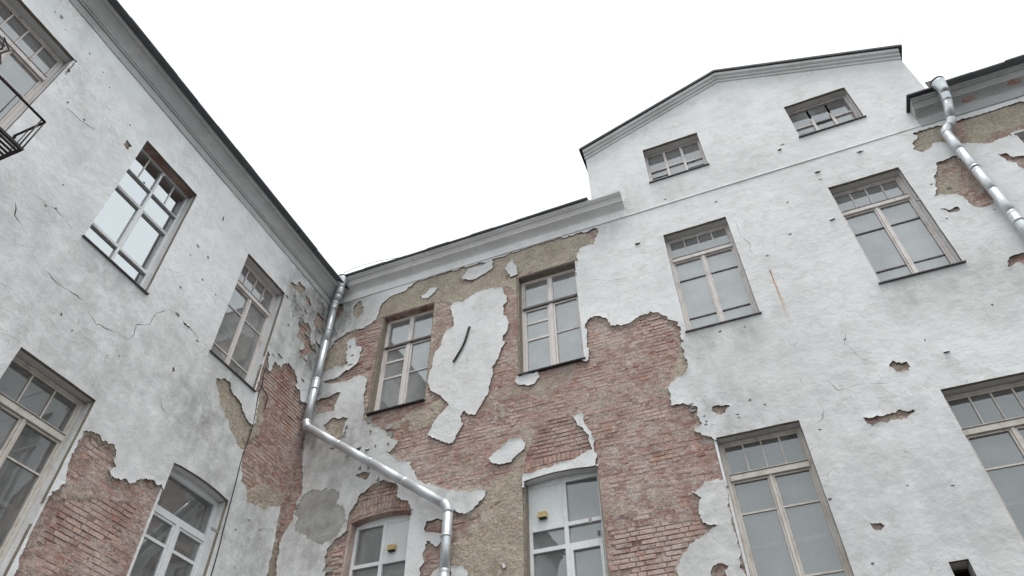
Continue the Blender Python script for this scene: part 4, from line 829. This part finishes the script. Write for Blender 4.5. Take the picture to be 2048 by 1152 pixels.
pipe('pale galvanised drainpipe at the far right end beyond the pediment',
     [(14.04, -.46, 14.0), (14.03, -.42, 13.78), (13.92, -.18, 13.26), (13.73, -.15, 13.12), (13.73, -.15, 0.3)], .085, (14.05, -.48, 14.16),
     [((13.73, -.15, 11.9), (13.73, 0, 11.9)), ((13.73, -.15, 10.4), (13.73, 0, 10.4))], seg=.62)
MB().box(RW, 13.90, 14.22, 14.20, 14.42, .40, .425).done('flashing', M['roof'], rightb)

# ------------------------------------------------------------------ balcony in front of the left window
bal = empty('balcony', (0, -8.5, 9.6), label='black iron balcony with slatted floor at the left window', category='balcony')
b0, b1, bz0, bz1, bd = 7.56, 9.35, 9.66, 10.34, .60
def bar(name, pts, r=.014, n=8): MB().tube([LW.p(*q) for q in pts], r, n).done(name, M['iron'], bal)
bar('hand_rail', [(b0, bz1, 0.0), (b0, bz1, bd)], .017); bar('hand_rail', [(b0, bz1, bd), (b1, bz1, bd)], .019); bar('hand_rail', [(b1, bz1, bd), (b1, bz1, 0)], .017)
MB().box(LW, b0-.02, b1+.02, bz0-.025, bz0+.015, bd-.025, bd+.02).done('floor_beam', M['iron'], bal)
MB().box(LW, b0-.02, b0+.025, bz0-.025, bz0+.012, 0, bd-.026).done('floor_beam', M['iron'], bal); MB().box(LW, b1-.025, b1+.02, bz0-.025, bz0+.012, 0, bd-.026).done('floor_beam', M['iron'], bal)
for i in range(7):
    d = .05+i*.075; MB().box(LW, b0+.03, b1-.03, bz0-.008, bz0+.010, d, d+.034).done('floor_slat', M['iron'], bal)
for u in (b0, b0+.05, b1): bar('post', [(u, bz0, bd-.002), (u, bz1, bd-.002)], .010)
for u in (8.03, 8.46, 8.90): bar('baluster', [(u, bz0, bd), (u, bz1, bd)], .0075)
bar('baluster', [(b0, bz0, .3), (b0, bz1, .3)], .0075)
bar('hook', [(b0, bz1, .03), (b0-.01, bz1-.03, .015), (b0, bz1-.09, .012)], .02)
bar('scroll', [(8.44, 10.34, .60), (8.42, 10.55, .585), (8.50, 10.70, .57), (8.46, 10.86, .585), (8.60, 10.98, .57), (8.52, 10.80, .56), (8.62, 10.62, .575), (8.50, 10.50, .59)], .016)

# ------------------------------------------------------------------ cables
def cable(label, pts, r, W):
    P_ = [W.p(*q) for q in pts]; sm = []
    for i in range(len(P_)-1):
        for j in range(6):
            a, b, c, d = P_[max(i-1, 0)], P_[i], P_[i+1], P_[min(i+2, len(P_)-1)]; t = j/6
            sm.append(.5*((2*b)+(c-a)*t+(2*a-5*b+4*c-d)*t*t+(3*b-a-3*c+d)*t**3))
    sm.append(P_[-1])
    o = MB().tube(sm, r, 8).done('cable', M['cable'], None, label=label, category='cable', group='loose cables'); return o
cable('short thick black cable end hanging on the white plaster patch', [(3.752, 11.62, .02), (3.745, 11.56, .045), (3.71, 11.38, .05), (3.66, 11.2, .045), (3.60, 11.04, .05), (3.51, 10.88, .045), (3.43, 10.73, .05)], .022, RW)
cable('thin black cable running down the left wing near the corner', [(1.60, 10.62, .0), (1.58, 10.5, .03), (1.66, 10.35, .04), (1.63, 10.2, .03), (1.58, 10.05, .02), (1.60, 9.8, .02), (1.52, 9.3, .015), (1.50, 8.8, .012), (1.53, 8.5, .012), (1.50, 8.0, .02), (1.46, 7.2, .02), (1.42, 6.3, .02), (1.42, 3, .02)], .009, LW)
cable('short black wire stub on the bare brick beside the corner window', [(1.58, 10.05, .0), (1.45, 9.98, .01), (1.36, 9.92, .02), (1.33, 9.80, .01), (1.30, 9.66, -.01)], .010, LW)
cable('thin dark wire strung above the eaves near the corner hopper', [(.35, 14.27, .42), (.8, 14.36, .40), (1.3, 14.38, .36), (1.9, 14.30, .33)], .006, RW)

# ------------------------------------------------------------------ curled plaster flakes still hanging on
def flake(W, par, u, z, wdt, hgt, out, seed):
    r = random.Random(seed); n = 7; q = MB(); rows_ = []
    for i in range(4):
        f = i/3; row = []
        for j in range(n):
            x = (j/(n-1)-.5)*wdt*(1-.25*f)*(1+.1*r.uniform(-1, 1)); zz = z+hgt*.5-hgt*f*(1+.15*r.uniform(-1, 1)); d = .004+out*f**1.6+.004*r.uniform(-1, 1)
            row.append((u+x, zz, d))
        rows_.append(row)
    fr_ = [[q.bm.verts.new(W.p(*p_)) for p_ in row] for row in rows_]; bk = [[q.bm.verts.new(W.p(p_[0], p_[1]+.004, p_[2]-.008)) for p_ in row] for row in rows_]
    for G_, s in ((fr_, 1), (bk, -1)):
        for i in range(3):
            for j in range(n-1):
                f = (G_[i][j], G_[i+1][j], G_[i+1][j+1], G_[i][j+1]); q.bm.faces.new(f if s > 0 else f[::-1]).smooth = True
    for i in range(3):
        q.bm.faces.new((fr_[i][0], bk[i][0], bk[i+1][0], fr_[i+1][0])); q.bm.faces.new((fr_[i][-1], fr_[i+1][-1], bk[i+1][-1], bk[i][-1]))
    for j in range(n-1): q.bm.faces.new((fr_[3][j], bk[3][j], bk[3][j+1], fr_[3][j+1]))
    q.done('plaster_flake', M['plaster'] if W.side == 'R' else M['plaster_l'], par)
for i, (u, z, w_, h_) in enumerate(R_CHP):
    if w_ > .085 and i < 26: flake(RW, rightb, u, z+h_*.3, w_*1.0, max(.05, h_*.9), .045, i)
for i, (u, z, w_, h_) in enumerate(L_CHP):
    if w_ > .10 and i % 2 == 0 and i < 30: flake(LW, left, u, z+h_*.3, w_*.9, max(.05, h_*.8), .03, 50+i)

# bare brick spots where the cornice has lost its coat
for u, dz, L_ in ((14.50, .30, .24), (15.32, .33, .26)):
    q = MB(); z = 13.60+dz; n = 12; d_ = .052+.0
    k = [(PROF_R[i], PROF_R[i+1]) for i in range(len(PROF_R)-1) if PROF_R[i][1] <= dz < PROF_R[i+1][1]][0]
    a_, b_ = k; sl = (b_[0]-a_[0])/(b_[1]-a_[1])
    def pt(x, y, off): return RW.p(u+x, z+y, a_[0]+sl*(dz+y-a_[1])+off)
    top = [q.bm.verts.new(pt(math.cos(2*math.pi*i/n)*L_/2*(1+.12*math.sin(i*2.3)), math.sin(2*math.pi*i/n)*.035, .004)) for i in range(n)]
    bot = [q.bm.verts.new(pt(math.cos(2*math.pi*i/n)*L_/2*(1+.12*math.sin(i*2.3)), math.sin(2*math.pi*i/n)*.035, -.01)) for i in range(n)]
    q.bm.faces.new(top)
    for i in range(n): q.bm.faces.new((top[i], bot[i], bot[(i+1) % n], top[(i+1) % n]))
    q.done('bare_spot', M['brick'], rightb)
